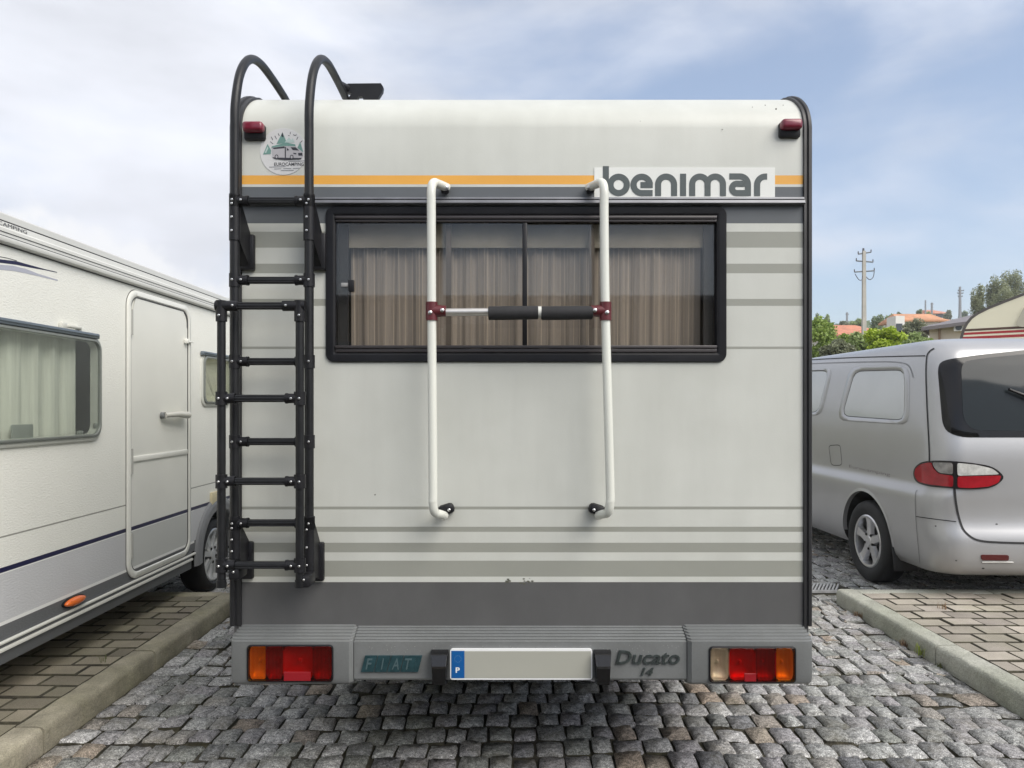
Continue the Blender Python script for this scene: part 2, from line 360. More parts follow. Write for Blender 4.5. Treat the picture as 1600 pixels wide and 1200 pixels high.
cobble_one = stone_material('granite sett', False); cobble_many = stone_material('granite setts beyond', True)
joint_mat = M('dark soil joints', (0.042, 0.036, 0.028), 0.95, var=0.5, vs=14, bump=0.8, bs=60, bdist=0.02, tint=(0.075, 0.072, 0.035), tamt=0.6, ts=3.5, fine=0.4)

mb = MB()
mb.add([(-9, -12, -0.015), (12, -12, -0.015), (12, 17, -0.015), (-9, 17, -0.015)], [(0, 1, 2, 3)])
mb.add([(-9, -12, -0.3), (12, -12, -0.3), (12, 17, -0.3), (-9, 17, -0.3)], [(3, 2, 1, 0)])
mb.add([(-9, -12, -0.015), (12, -12, -0.015), (12, 17, -0.015), (-9, 17, -0.015), (-9, -12, -0.3), (12, -12, -0.3), (12, 17, -0.3), (-9, 17, -0.3)], [(0, 4, 5, 1), (1, 5, 6, 2), (2, 6, 7, 3), (3, 7, 4, 0)])
road = tag(mb.build('road', joint_mat, smooth=False, recentre=False), 'road paved with grey granite setts between two kerbs', kind='structure')

def stone_geo(rng, sx=1.0, sy=1.0, quad=None):
    """rough hewn stone: 10-gon outline, 3 rings; quad = four corners (x, y)"""
    if quad is None: quad = [(-.5 * sx, -.5 * sy), (.5 * sx, -.5 * sy), (.5 * sx, .5 * sy), (-.5 * sx, .5 * sy)]
    P = []
    for i in range(4):
        a, b = Vector(quad[i]), Vector(quad[(i + 1) % 4])
        for t in (0.07, 0.5, 0.93):
            q = a.lerp(b, t); nn = Vector(((b - a).y, -(b - a).x)).normalized()
            P.append(q + nn * rng.uniform(-.03, .03))
    c = sum(P, Vector((0, 0))) / len(P); n = len(P)
    tilt = (rng.uniform(-.007, .007), rng.uniform(-.007, .007)); h0 = rng.uniform(-.004, .005)
    def z(q): return h0 + (q - c).x * tilt[0] + (q - c).y * tilt[1]
    rings = [[(q.x, q.y, -.045) for q in P],
             [(q.x, q.y, -.009 + z(q) + rng.uniform(-.004, .003)) for q in P],
             [(*(c + (q - c) * rng.uniform(.87, .94)), .001 + z(q) + rng.uniform(-.005, .004)) for q in P]]
    vs = [p for r_ in rings for p in r_] + [(c.x, c.y, .003 + h0)]
    fs = []
    for i in range(2):
        for j in range(n): fs.append((i * n + j, i * n + (j + 1) % n, (i + 1) * n + (j + 1) % n, (i + 1) * n + j))
    fs += [(2 * n + j, 2 * n + (j + 1) % n, 3 * n) for j in range(n)]
    return vs, fs

rng = random.Random(3)
VAR = []
for i in range(40):
    j = lambda: rng.uniform(-.042, .042)
    vs, fs = stone_geo(rng, quad=[(-.5 + j(), -.5 + j()), (.5 + j(), -.5 + j()), (.5 + j(), .5 + j()), (-.5 + j(), .5 + j())])
    # unit stones in x, y; real heights
    VAR.append((vs, fs))
cells = []
y = 2.3
row = 0
KL, KR = -2.035, 2.475
while y < 11.5:
    d = rng.uniform(.128, .150)
    x0, x1 = (KL + .012, KR - .012) if y < 5.62 else (-4.6, 6.4)
    in_drain = y < 6.205 and y + d > 5.925
    x = x0 - rng.uniform(0, .08) if y >= 5.62 else x0
    while x < x1 - .03:
        wdt = rng.uniform(.092, .142)
        if x1 - x - wdt < .05: wdt = x1 - x
        if in_drain and .35 < x + wdt and x < 2.73: x += wdt; continue
        wav = .022 * math.sin(x * 1.7 + row * .12) + .012 * math.sin(x * 4.1 + row)
        cells.append((x + wdt / 2, y + d / 2 + wav, wdt - rng.uniform(.007, .013), d - rng.uniform(.007, .013)))
        x += wdt
    y += d; row += 1
def vis(c):
    px = 800 + F * c[0] / c[1]; py = 634 + F * HC / c[1]
    if not (-20 < px < 1620 and py < 1225): return False
    if 368 < px < 1262 and py < 1066: return False
    if px < 330 and py < 1040 - .508 * px: return False
    if px > 1320 and py < 880: return False
    return True
visible = sorted([c for c in cells if vis(c)], key=lambda c: c[1])
single = set(visible[:300]); rest = [c for c in cells if c not in single and c[1] < 11]
stone_me = []
for i, (vs, fs) in enumerate(VAR):
    me = bpy.data.meshes.new('sett'); me.from_pydata(vs, [], fs); me.materials.append(cobble_one); me.materials.append(joint_mat); me.polygons.foreach_set('material_index', [1] * 12 + [0] * (len(fs) - 12))
    me.polygons.foreach_set('use_smooth', [True] * len(me.polygons)); me.set_sharp_from_angle(angle=math.radians(24)); stone_me.append(me)
for c in visible[:300]:
    o = bpy.data.objects.new('sett', rng.choice(stone_me)); COL.objects.link(o); o.parent = road
    o.location = (c[0], c[1], rng.uniform(-.006, .004)); o.scale = (c[2] * rng.choice((1, 1)), c[3], 1); o.rotation_euler = (0, 0, rng.uniform(-.05, .05) + rng.choice((0, PI)))
mb = MB()
for c in rest:
    vs, fs = rng.choice(VAR); dz = rng.uniform(-.006, .004); a = rng.uniform(-.05, .05) + rng.choice((0, PI)); ca, sa = math.cos(a), math.sin(a)
    mb.add([(c[0] + v[0] * c[2] * ca - v[1] * c[3] * sa, c[1] + v[0] * c[2] * sa + v[1] * c[3] * ca, v[2] + dz) for v in vs], fs[12:]); mb.f += [[len(mb.v) - len(vs) + i for i in f] for f in fs[:12]]; mb.m += [1] * 12
tag(mb.build('setts', [cobble_many, joint_mat], road, fix=False, ang=24, recentre=False), kind='stuff')

# drain grate across the lane
mb = MB(); mb.box((1.55, 6.065, -.02), (2.3, .26, .03), 0)
gr = empty('drain_grate', (1.55, 6.065, 0)); tag(gr, 'slotted grey metal drain grate across the lane by the right kerb end', 'drain')
g_steel = M('galvanised grate', (0.52, 0.52, 0.52), 0.5, metal=0.3, var=0.2, vs=20)
mb.build('channel', under_dark, gr, False)
mb = MB()
for yy in (5.945, 6.185): mb.box((1.55, yy, .001), (2.3, .022, .02), 0)
mb.build('grate_rim', g_steel, gr, False)
mb = MB(); mb.box((0, 0, 0), (.012, .225, .018)); bar0 = mb.build('bar', g_steel, None, False); bar0.parent = gr
for i in range(80):
    b = bar0 if i == 0 else bar0.copy()
    if i: COL.objects.link(b); b.parent = gr
    b.location = (-1.13 + i * .0286, 0, -.006); b.rotation_euler = (0, 0, -.5)

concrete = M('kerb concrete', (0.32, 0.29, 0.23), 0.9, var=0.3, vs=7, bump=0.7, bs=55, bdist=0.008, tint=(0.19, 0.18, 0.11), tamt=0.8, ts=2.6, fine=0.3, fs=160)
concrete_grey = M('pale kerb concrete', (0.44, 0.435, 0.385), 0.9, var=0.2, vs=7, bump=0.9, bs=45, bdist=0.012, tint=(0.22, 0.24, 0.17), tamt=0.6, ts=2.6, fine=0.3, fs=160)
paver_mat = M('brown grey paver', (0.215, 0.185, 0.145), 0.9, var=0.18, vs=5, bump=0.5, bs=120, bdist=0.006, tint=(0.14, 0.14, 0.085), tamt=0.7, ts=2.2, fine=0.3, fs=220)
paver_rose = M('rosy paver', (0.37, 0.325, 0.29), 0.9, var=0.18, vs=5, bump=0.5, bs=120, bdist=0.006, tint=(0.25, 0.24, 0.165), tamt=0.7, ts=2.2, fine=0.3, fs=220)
def per_object_var(m, amt):
    n = m.node_tree.nodes; l = m.node_tree.links; p = n['Principled BSDF']; src = p.inputs['Base Color'].links[0].from_socket
    oi = n.new('ShaderNodeObjectInfo'); r = n.new('ShaderNodeMapRange'); r.inputs['To Min'].default_value = 1 - amt; r.inputs['To Max'].default_value = 1 + amt; l.new(oi.outputs['Random'], r.inputs['Value'])
    k = n.new('ShaderNodeVectorMath'); k.operation = 'SCALE'; l.new(src, k.inputs[0]); l.new(r.outputs[0], k.inputs['Scale']); l.new(k.outputs[0], p.inputs['Base Color'])
    t = [q for q in n if q.type == 'TEX_COORD'][0]; add = n.new('ShaderNodeVectorMath'); add.operation = 'ADD'
    g = n.new('ShaderNodeNewGeometry')
    for lk in list(l):
        if lk.from_node == t: l.new(g.outputs['Position'], lk.to_socket)
for m_ in (paver_mat, paver_rose): per_object_var(m_, .24)
for m_ in (concrete, concrete_grey): per_object_var(m_, .08)
per_object_var(joint_mat, 0)

def kerb_run(name, label, x_face, sgn, y0, y1, joints, mat):
    """kerb stones along Y; road face at x_face, body going to sgn side, then the end run along X"""
    k = empty(name, (x_face, (y0 + y1) / 2, 0)); tag(k, label, kind='structure')
    ys_ = [y0] + joints + [y1]
    for a, b in zip(ys_[:-1], ys_[1:]):
        prof = [(0, -.1), (0, .07), (.004, .088), (.014, .098), (.03, .102), (.125, .102), (.125, -.1)]
        g = .007; st = [a + g + (b - a - 2 * g) * i / 20 for i in range(21)]
        m = MB(); rings = []
        for yy in st:
            rr = random.Random(int(yy * 1000)); rings.append([Vector((x_face + sgn * (px_ + rr.uniform(-.0016, .0016)), yy, pz + rr.uniform(-.0016, .0016))) for px_, pz in prof])
        m.loops(rings, 0, (True, True)); m.build('kerb_stone', mat, k, ang=50)
    return k
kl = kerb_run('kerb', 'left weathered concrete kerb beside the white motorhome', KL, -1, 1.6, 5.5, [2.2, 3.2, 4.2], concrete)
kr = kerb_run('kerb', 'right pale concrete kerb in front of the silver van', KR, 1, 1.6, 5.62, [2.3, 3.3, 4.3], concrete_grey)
for k, x_, sgn, y_, mat in ((kl, KL, -1, 5.42, concrete), (kr, KR, 1, 5.5, concrete_grey)):
    for i in range(3):
        m = MB(); m.box((x_ + sgn * (.13 + .5 + i * 1.0), y_ + .06, 0), (.992, .12, .2), 0, .012); m.build('kerb_stone', mat, k)

def pavement(name, label, x0, x1, y0, y1, mat, lx, ly):
    m = MB(); m.box(((x0 + x1) / 2, (y0 + y1) / 2, .03), (abs(x1 - x0), y1 - y0, .09)); pv = m.build(name, joint_mat, None, False); tag(pv, label, kind='structure')
    bm = bmesh.new(); bmesh.ops.create_cube(bm, size=1); bmesh.ops.scale(bm, vec=(lx - .006, ly - .010, .05), verts=bm.verts)
    bmesh.ops.bevel(bm, geom=[e for e in bm.edges if all(v.co.z > 0 for v in e.verts)], offset=.007, segments=1, affect='EDGES')
    me = bpy.data.meshes.new('paver')
    for f in bm.faces: f.material_index = 0 if f.normal.z > .9 else 1
    bm.to_mesh(me); bm.free(); me.materials.append(mat); me.materials.append(joint_mat)
    half = bpy.data.meshes.new('paver'); bm = bmesh.new(); bm.from_mesh(me); bmesh.ops.scale(bm, vec=(.48, 1, 1), verts=bm.verts); bm.to_mesh(half); bm.free(); half.materials.append(mat); half.materials.append(joint_mat)
    r_ = random.Random(5); j = 0; yy = y0
    while yy + ly < y1 + .002:
        xx = x0; first = j % 2
        while xx < x1 - .01:
            wid = lx / 2 if first else lx; mm = half if first else me; first = 0
            if xx + wid > x1 + .01: wid = lx / 2; mm = half
            o = bpy.data.objects.new('paver', mm); COL.objects.link(o); o.parent = pv
            o.location = Vector((xx + wid / 2, yy + ly / 2, .077 + r_.uniform(-.004, .004))) - ORG[pv.name]; o.rotation_euler = (r_.uniform(-.018, .018), r_.uniform(-.014, .014), r_.uniform(-.014, .014))
            xx += wid
        yy += ly; j += 1
    return pv
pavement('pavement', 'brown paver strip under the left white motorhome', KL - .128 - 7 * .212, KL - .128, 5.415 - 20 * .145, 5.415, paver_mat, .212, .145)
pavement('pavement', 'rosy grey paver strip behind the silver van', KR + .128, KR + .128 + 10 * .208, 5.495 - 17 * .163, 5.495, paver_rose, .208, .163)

# ------------------------------------------------------------------ wheels
def wheel(parent, c, r, wdt, side, rim_r, spokes, mat_rim, sw=.06):
    """axle along X, side = -1 outer face towards -x, +1 towards +x"""
    c = Vector(c); ax = Vector((side, 0, 0)); h = wdt / 2
    m = MB(); m.lathe([(rim_r * .3, -h * .2), (rim_r * .98, -h * .2), (rim_r * .98, h * .55), (rim_r * 1.02, h * .8), (rim_r * 1.05, h * .86), (rim_r * 1.0, h * .93), (rim_r * .93, h * .9), (rim_r * .9, h * .5), (rim_r * .9, h * .1)], c, ax, 40)
    m.lathe([(rim_r * .22, h * .1), (rim_r * .22, h * .72), (rim_r * .18, h * .8), (0.001, h * .82)], c, ax, 24)
    up = Vector((0, 0, 1)); fw = ax.cross(up)
    for i in range(spokes):
        a = 2 * PI * (i + .25) / spokes; d = fw * math.cos(a) + up * math.sin(a); t = ax.cross(d)
        secs = []
        for q, ww, hh, dd in ((.15, sw * 1.15, .76, .5), (.45, sw * .85, .74, .45), (.75, sw * .9, .76, .4), (.93, sw * 1.3, .82, .4)):
            o = c + d * rim_r * q; secs.append([o + t * ww / 2 + ax * h * dd, o + t * ww / 2 * .8 + ax * h * hh, o - t * ww / 2 * .8 + ax * h * hh, o - t * ww / 2 + ax * h * dd])
        m.loops(secs, 0, (True, True))
    wl = m.build('wheel', mat_rim, parent, ang=40)
    m = MB(); m.lathe([(rim_r * .95, -h * .8), (r * .86, -h), (r * .96, -h * .86), (r, -h * .6), (r, h * .6), (r * .97, h * .86), (r * .9, h), (r * .8, h * 1.04), (rim_r * 1.08, h * .92), (rim_r * 1.0, h * .8)], c, ax, 48)
    m.build('tyre', tyre_mat, wl, ang=50)
    m = MB()
    m.lathe([(.001, h * .05), (rim_r * .9, h * .05)], c, ax, 24, 0); m.build('brake_disc', under_dark, wl, False)
    for i in range(5):
        a = 2 * PI * (i + .75) / 5; d = fw * math.cos(a) + up * math.sin(a); o = c + d * rim_r * .3
        m = MB(); m.lathe([(.012, h * .5), (.012, h * .8), (.008, h * .84), (.001, h * .85)], o, ax, 8); m.build('wheel_nut', under_dark, wl)
    return wl

# ------------------------------------------------------------------ main motorhome
Y0 = 2.78
def R(px, py, d=0.0):                     # rear wall plane; d metres out towards the camera
    v = A(px, py, Y0); v.y -= d; return v
rxx = lambda px: (px - 800) * Y0 / F
rzz = lambda py: HC - (py - 634) * Y0 / F
mh = empty('motorhome', (rxx(814), 5.0, 0))
tag(mh, 'old white motorhome seen from behind with black ladder, bike rack and grey stripes', 'motorhome')
xl, xr = rxx(366), rxx(1263)
zt = rzz(200)
CPTS = [(0, 0), (.004, .022), (.011, .044), (.022, .066), (.038, .087), (.060, .108), (.088, .131), (.122, .153), (.160, .173), (.205, .190), (.26, .201)]
curve = [(Y0 + a, zt + b) for a, b in CPTS]
# rear wall with print stripes
bands = [(200, 274, 0), (274, 288, 3), (288, 292, 0), (292, 310, 4), (310, 322, 4), (322, 349, 4), (349, 362, 0), (362, 387, 1), (387, 412, 0), (412, 427, 1), (427, 467, 0), (467, 478, 1),
         (478, 541.5, 0), (541.5, 545.5, 1), (545.5, 791.5, 0), (791.5, 796, 1), (796, 823, 0), (823, 831, 1), (831, 848, 0), (848, 863, 1), (863, 876, 0), (876, 901, 1), (901, 909.5, 0), (909.5, 990, 2)]
HX0, HX1, HY0, HY1 = 522, 1120, 334, 556
brk = sorted(set([b[0] for b in bands] + [990, HY0, HY1]))
def bandmat(a, b):
    for p0, p1, k in bands:
        if p0 < b < p1: return k
    return 0
mb = MB(); wall_cells(mb, R, [366, HX0, HX1, 1263], brk, bandmat, (HX0, HX1, HY0, HY1))
for i in range(10):
    (ya, za), (yb, zb) = curve[i], curve[i + 1]
    for xa, xb in zip([366, HX0, HX1], [HX0, HX1, 1263]): mb.add([(rxx(xa), ya, za), (rxx(xb), ya, za), (rxx(xb), yb, zb), (rxx(xa), yb, zb)], [(0, 1, 2, 3)], 0)
_me = mb.mesh('rear_wall'); bm = bmesh.new(); bm.from_mesh(_me); bmesh.ops.remove_doubles(bm, verts=bm.verts, dist=.0002); bmesh.ops.recalc_face_normals(bm, faces=bm.faces); bm.to_mesh(_me); bm.free()
rear = link('rear_wall', _me, mh, [white_paint, grey_green, dark_grey, orange_print, slate_grey], True, 30)
# shell
mb = MB(); zf = .44; yb = 6.9
prof = [(Y0, zf)] + [(Y0, zt)] + curve[1:] + [(6.6, zt + .22), (7.1, 2.72), (7.45, 2.5), (7.5, 2.2), (7.3, 1.95), (6.95, 1.9), (7.35, 1.2), (8.1, 1.0), (8.25, .75), (8.25, .36), (6.9, .36), (6.9, .44)]
for x in (xl, xr): mb.add([(x, a, b) for a, b in prof], [tuple(range(len(prof)))], 0)
n_ = len(prof)
for i in range(11, n_ - 1): mb.add([(xl, *prof[i]), (xr, *prof[i]), (xr, *prof[i + 1]), (xl, *prof[i + 1])], [(0, 1, 2, 3)], 0)
mb.build('body_shell', [white_paint], mh, True, 30)
mb = MB(); mb.box(((xl + xr) / 2, 4.95, .50), (xr - xl - .02, 4.1, .08)); mb.box(((xl + xr) / 2 - .35, 5.3, .42), (.09, 4.0, .10)); mb.box(((xl + xr) / 2 + .35, 5.3, .42), (.09, 4.0, .10)); mb.box(((xl + xr) / 2, 4.0, .42), (.5, .7, .12), 0, .03)
mb.build('chassis', under_dark, mh, False)
for x, sd in ((xl + .13, -1), (xr - .13, 1)):
    for yy in (5.05, 7.6): wheel(mh, (x, yy, .32), .32, .19, sd, .19, 8, hub_plastic)
# corner trims swept over the roof edge
def sweep_trim(x0, x1, name):
    path = [(Y0, rzz(977)), (Y0, rzz(600)), (Y0, zt)] + curve[1:] + [(3.6, zt + .215), (6.5, zt + .22)]
    m = MB(); rings = []
    for i, (a, b) in enumerate(path):
        p0, p1 = path[max(i - 1, 0)], path[min(i + 1, len(path) - 1)]; t = Vector((p1[0] - p0[0], p1[1] - p0[1])).normalized(); nn = Vector((-t.y, t.x))   # outward
        q = lambda x, d: Vector((x, a + nn.x * d, b + nn.y * d))
        xm = x0 + (x1 - x0) * .52
        rings.append([q(x0, -.02), q(x0, .008), q(x0 + (x1 - x0) * .12, .014), q(xm - (x1 - x0) * .08, .014), q(xm, .007), q(xm + (x1 - x0) * .1, .009), q(x1 - (x1 - x0) * .05, .009), q(x1, -.005)])
    m.loops(rings, 0, (True, True)); return m.build(name, black_rubber, mh, ang=45)
sweep_trim(rxx(360), rxx(378.5), 'corner_trim'); sweep_trim(rxx(1267.5), rxx(1254.5), 'corner_trim')
# gutter rail under the top panel
mb = MB(); P_ = [(Y0 + .002, rzz(309)), (Y0 - .014, rzz(309.5)), (Y0 - .016, rzz(312.5)), (Y0 - .010, rzz(313.5)), (Y0 - .022, rzz(315)), (Y0 - .026, rzz(319.5)), (Y0 - .020, rzz(321)), (Y0 + .002, rzz(321.5))]
mb.loops([[Vector((x, a, b)) for a, b in P_] for x in (rxx(378.6), rxx(1254.4))], 0, (True, True)); mb.build('gutter_rail', rail_alu, mh, False)
# name panel and lettering
mb = MB(); mb.prism([(928.5, 262), (1210.5, 262), (1210.5, 309), (928.5, 309)], R, 0, .0025); npan = mb.build('name_panel', vinyl_white, mh, False)
mb = MB(); zc = lambda p: (900 + p[0] / 4, 120 + p[1] / 4)
def glyph(pts, k, closed=False): mb.strokes([zc(p) for p in pts], 38 / 4, R, .0035 + .0003 * k, 0, closed)
glyph([(186, 560), (186, 700)], 0); glyph(arc(266, 677, 51, 0, 348, 30), 1, True)
glyph([(402, 678), (479, 678)], 0); glyph(arc(410, 677, 51, 0, -270, 26) + [(478, 728)], 1)
glyph([(512, 747), (512, 675)] + arc(562, 675, 50, 180, 360, 18)[1:] + [(612, 747)], 0)
glyph([(668, 607), (668, 747)], 0)
glyph([(725, 747), (725, 673)] + arc(773, 673, 48, 180, 360, 18)[1:] + [(821, 747)], 0)
glyph([(821, 690), (821, 673)] + arc(869, 673, 48, 180, 360, 18)[1:] + [(917, 747)], 1)
glyph([(957, 624), (1023, 624)] + arc(1023, 674, 50, -90, 0, 10)[1:] + [(1073, 747)], 0); glyph([(1070, 728), (1003, 728)] + arc(1003, 699, 29, 90, 270, 12)[1:] + [(1070, 670)], 1)
glyph([(1130, 747), (1130, 680)] + arc(1182, 677, 52, 180, 270, 10)[1:] + [(1193, 625)], 0)
mb.build('lettering', vinyl_dark, npan, False, fix=False)
# red marker lamps
def rear_marker(px0, px1, py0, py1, flip):
    m = MB(); c = (R(px0, py0) + R(px1, py1)) / 2; w_, h_ = abs(px1 - px0) * Y0 / F, abs(py1 - py0) * Y0 / F
    m.box(c + Vector((0, -.004, -.006)), (w_, .03, h_), 0, .008); o = m.build('marker_lamp', black_plastic, mh)
    m = MB(); m.box(c + Vector((0, -.018, .008)), (w_ * .97, .05, h_ * .66), 0, .012, seg=3); m.build('lens', dull_red, o)
rear_marker(383, 416, 194, 218, 1); rear_marker(1216, 1249, 190, 214, -1)
# round sticker
st = MB(); cx, cy, rr_ = 443, 237, 36.5
st.prism([(cx + rr_ * math.cos(a), cy + rr_ * math.sin(a)) for a in [2 * PI * i / 40 for i in range(40)]], R, -.001, .0016); sticker = st.build('round_sticker', M('sticker white', (.60, .60, .60), .4, var=.02), mh, False)
zs = lambda p: (400 + p[0] / 13.33, 190 + p[1] / 13.33)
mb = MB()
for k, (poly, mi) in enumerate([([(430, 470), (555, 225), (650, 450)], 0), ([(600, 440), (690, 330), (740, 390), (770, 350), (810, 440)], 3), ([(150, 690), (245, 470), (320, 600), (310, 680)], 0), ([(860, 560), (925, 430), (990, 640), (900, 600)], 0), ([(185, 650), (245, 520), (262, 560), (215, 660)], 3),
        ([(530, 300), (555, 225), (580, 310), (560, 330)], 1),
        ([(330, 520), (640, 440), (820, 480), (830, 520), (640, 510), (330, 560)], 0), ([(345, 545), (600, 515), (830, 520), (975, 640), (985, 730), (930, 770), (350, 750), (335, 620)], 2),
        ([(345, 550), (600, 520), (600, 560), (380, 580)], 1), ([(725, 540), (830, 540), (905, 610), (770, 600)], 1), ([(880, 660), (970, 655), (975, 715), (890, 715)], 1), ([(780, 655), (850, 665), (840, 690), (790, 680)], 1), ([(605, 530), (628, 530), (628, 770), (605, 770)], 1), ([(645, 550), (700, 600), (650, 610)], 1),
        ([(345, 755), (960, 765), (940, 790), (600, 805), (380, 775)], 1)]):
    mb.face([zs(p) for p in poly], R, .0022 + k * .00012, mi)
for wx, wy in ((435, 740), (750, 745)):
    mb.face([zs((wx + 38 * math.cos(a), wy + 48 * math.sin(a))) for a in [2 * PI * i / 14 for i in range(14)]], R, .0042, 1); mb.face([zs((wx + 22 * math.cos(a), wy + 30 * math.sin(a))) for a in [2 * PI * i / 14 for i in range(14)]], R, .0044, 2)
for a, b in (((300, 420), (360, 470)), ((320, 320), (355, 385)), ((395, 300), (435, 370)), ((465, 250), (490, 300)), ((880, 320), (850, 380)), ((970, 400), (930, 440)), ((672, 292), (705, 300)), ((780, 275), (815, 295)), ((815, 295), (850, 275)), ((720, 220), (715, 265))):
    mb.strokes([zs(a), zs(b)], .9, R, .0023, 1)
for a, b in (((280, 950), (620, 940)), ((680, 830), (1020, 820)), ((380, 990), (530, 985)), ((570, 982), (740, 978)), ((770, 978), (910, 972)), ((520, 1022), (790, 1018))):
    mb.strokes([zs(a), zs(b)], 1.0, R, .0024, 4)
mb.build('emblem', [teal_print, ink, pale_print, M('pale teal', (.42, .52, .5), .5), grey_print], sticker, False, fix=False)
text_part('lettering', 'EUROCAMPING', *[zs((385, 0))[0], zs((1000, 0))[0]], zs((0, 925))[1], zs((0, 855))[1], R, .0024, ink, sticker, bold=.008)

# rear window
win = MB(); frame_ring(win, 509.5, 1134.5, 325, 566, 12, 16.5, R, -.002, .020, -.02, 0, 6, bevel=2.0)
# frame_ring's bevel is in the pixel units of R for the insets and must stay metric in depth: build depth by hand
win = MB()
def rr2(i, d): return [R(a, b, d) for a, b in rrect(509.5 + i, 1134.5 - i, 323 + i, 566 - i, max(13 - i, 2), 6)]
win.loops([rr2(0, -.002), rr2(0, .006), rr2(1.0, .009), rr2(11, .009), rr2(12, .0085), rr2(14.8, .004), rr2(15.3, -.03)], 0)
wf = win.build('rear_window', M('window rubber frame', (.009, .009, .011), .42, spec=.25, var=.2, vs=10, rvar=.1), mh, ang=40)
mb = MB()
for (p0, p1, q0, q1, d) in ((525, 1119, 338.2, 343, .006), (525, 1119, 343.4, 347.5, .0), (525, 1119, 540, 545, .006), (525, 1119, 545.4, 551, .002)):
    c = (R(p0, q0, d) + R(p1, q1, d)) / 2; mb.box(c, ((p1 - p0) * Y0 / F, .014, (q1 - q0) * Y0 / F), 0, .002)
mb.build('sliding_track', M('grey brown track', (.045, .04, .042), .4, metal=.2), wf)
mb = MB(); mb.prism([(525, 348), (821, 348), (821, 540), (525, 540)], R, -.004, -.008); mb.build('pane', brown_glass, wf, False)
mb = MB(); mb.prism([(817, 348), (1118, 348), (1118, 540), (817, 540)], R, -.014, -.018); mb.build('pane', brown_glass, wf, False)
mb = MB(); mb.box((R(820, 348) + R(820, 540)) / 2 + Vector((0, .006, 0)), (7.5 * Y0 / F, .022, 192 * Y0 / F), 0, .003); mb.build('mullion', black_plastic, wf)
mb = MB(); mb.prism([(525, 348), (541, 348), (541, 540), (525, 540)], R, -.034, -.046); mb.prism([(1103, 348), (1119, 348), (1119, 540), (1103, 540)], R, -.034, -.046)
mb.build('inner_frame', M('inner window frame', (.02, .021, .024), .5), wf, False)
mb = MB(); c = R(548, 447, -.0); mb.box(c + Vector((.003, -.004, 0)), (.022, .012, .045), 0, .003); mb.box(c + Vector((-.022, -.002, .004)), (.028, .008, .016), 1, .003); mb.build('window_catch', [black_plastic, M('clear plastic', (.3, .3, .3), .2)], wf)
# curtains inside: pleated, with pale threads
def pleat(px): return .075 + .004 * math.sin(px * .23) + .005 * math.sin(px * .071 + 1) + .0015 * math.sin(px * .61)
for (p0, p1, seed) in ((541, 700, 1), (700, 820, 2), (820, 926, 3), (926, 1103, 4)):
    m = MB(); k = int((p1 - p0) / 2); vs = []; r_ = random.Random(seed)
    jit = r_.uniform(-1.5, 1.5)
    for i in range(k + 1):
        px = p0 + (p1 - p0) * i / k
        for t, py in enumerate((342, 380, 420, 460, 500, 541 + 1.5 * math.sin(px * .05 + seed))):
            vs.append(R(px, py, -pleat(px + jit + t * .5) - .003 * t))
    m.add(vs, [(i * 6 + j, (i + 1) * 6 + j, (i + 1) * 6 + j + 1, i * 6 + j + 1) for i in range(k) for j in range(5)], 0)
    px = p0 + 5
    while px < p1 - 4:
        lean = r_.uniform(-2.2, 2.2)
        m.strokes([(px + lean * q, 342 + 197 * q + (0)) for q in (0, .25, .5, .75, 1)], r_.uniform(.6, 1.15), lambda a, b, d: R(a, b, -pleat(a + jit) + .0075 - (b - 342) / 200 * .014 + .004), 0, 1)
        px += r_.choice((5.5, 6.5, 8, 10, 12))
    m.build('curtain', [curtain_mat, curtain_line], wf, True, 80, fix=False)
mb = MB(); mb.prism([(525, 345), (1119, 345), (1119, 383), (525, 383)], R, -.048, -.052); mb.build('blind', valance_mat, wf, False)
mb = MB(); mb.box((R(700, 440, -.03)), (8 * Y0 / F, .01, 205 * Y0 / F)); mb.box((R(926, 440, -.03)), (8 * Y0 / F, .01, 205 * Y0 / F)); mb.build('inner_bar', M('brown inner bar', (.10, .085, .075), .6), wf, False)
mb = MB(); c = A(822, 445, Y0); mb.box((c.x, Y0 + .45, c.z), (1.6, .02, .7)); mb.build('cabin_partition', interior, mh, False)
# scuffs below the stripes
mb = MB(); r_ = random.Random(9)
for i in range(26):
    px = r_.choice((r_.gauss(822, 8), r_.gauss(793, 2.5))); py = r_.gauss(909, 2.2); a = r_.uniform(0, 6.28); rr = r_.uniform(.5, 1.7)
    mb.face([(px + rr * 1.7 * math.cos(a + t), py + rr * math.sin(a + t)) for t in (0, 1.2, 2.2, 3.3, 4.4, 5.4)], R, .0006 + i * .00002)
for px, py, rr in ((1212, 171, 1.5), (1128, 203, 1), (1195, 165, .9), (586, 773, 1.2), (1175, 168, .7), (1223, 165, .8), (1000, 190, .6)):
    mb.face([(px + rr * math.cos(t), py + rr * math.sin(t)) for t in (0, 1.2, 2.2, 3.3, 4.4, 5.4)], R, .0006 if py > 205 else .004)
tag(mb.build('scuff_marks', M('dirt mark', (.10, .10, .08), .8), rear, False, fix=False), kind='stuff')

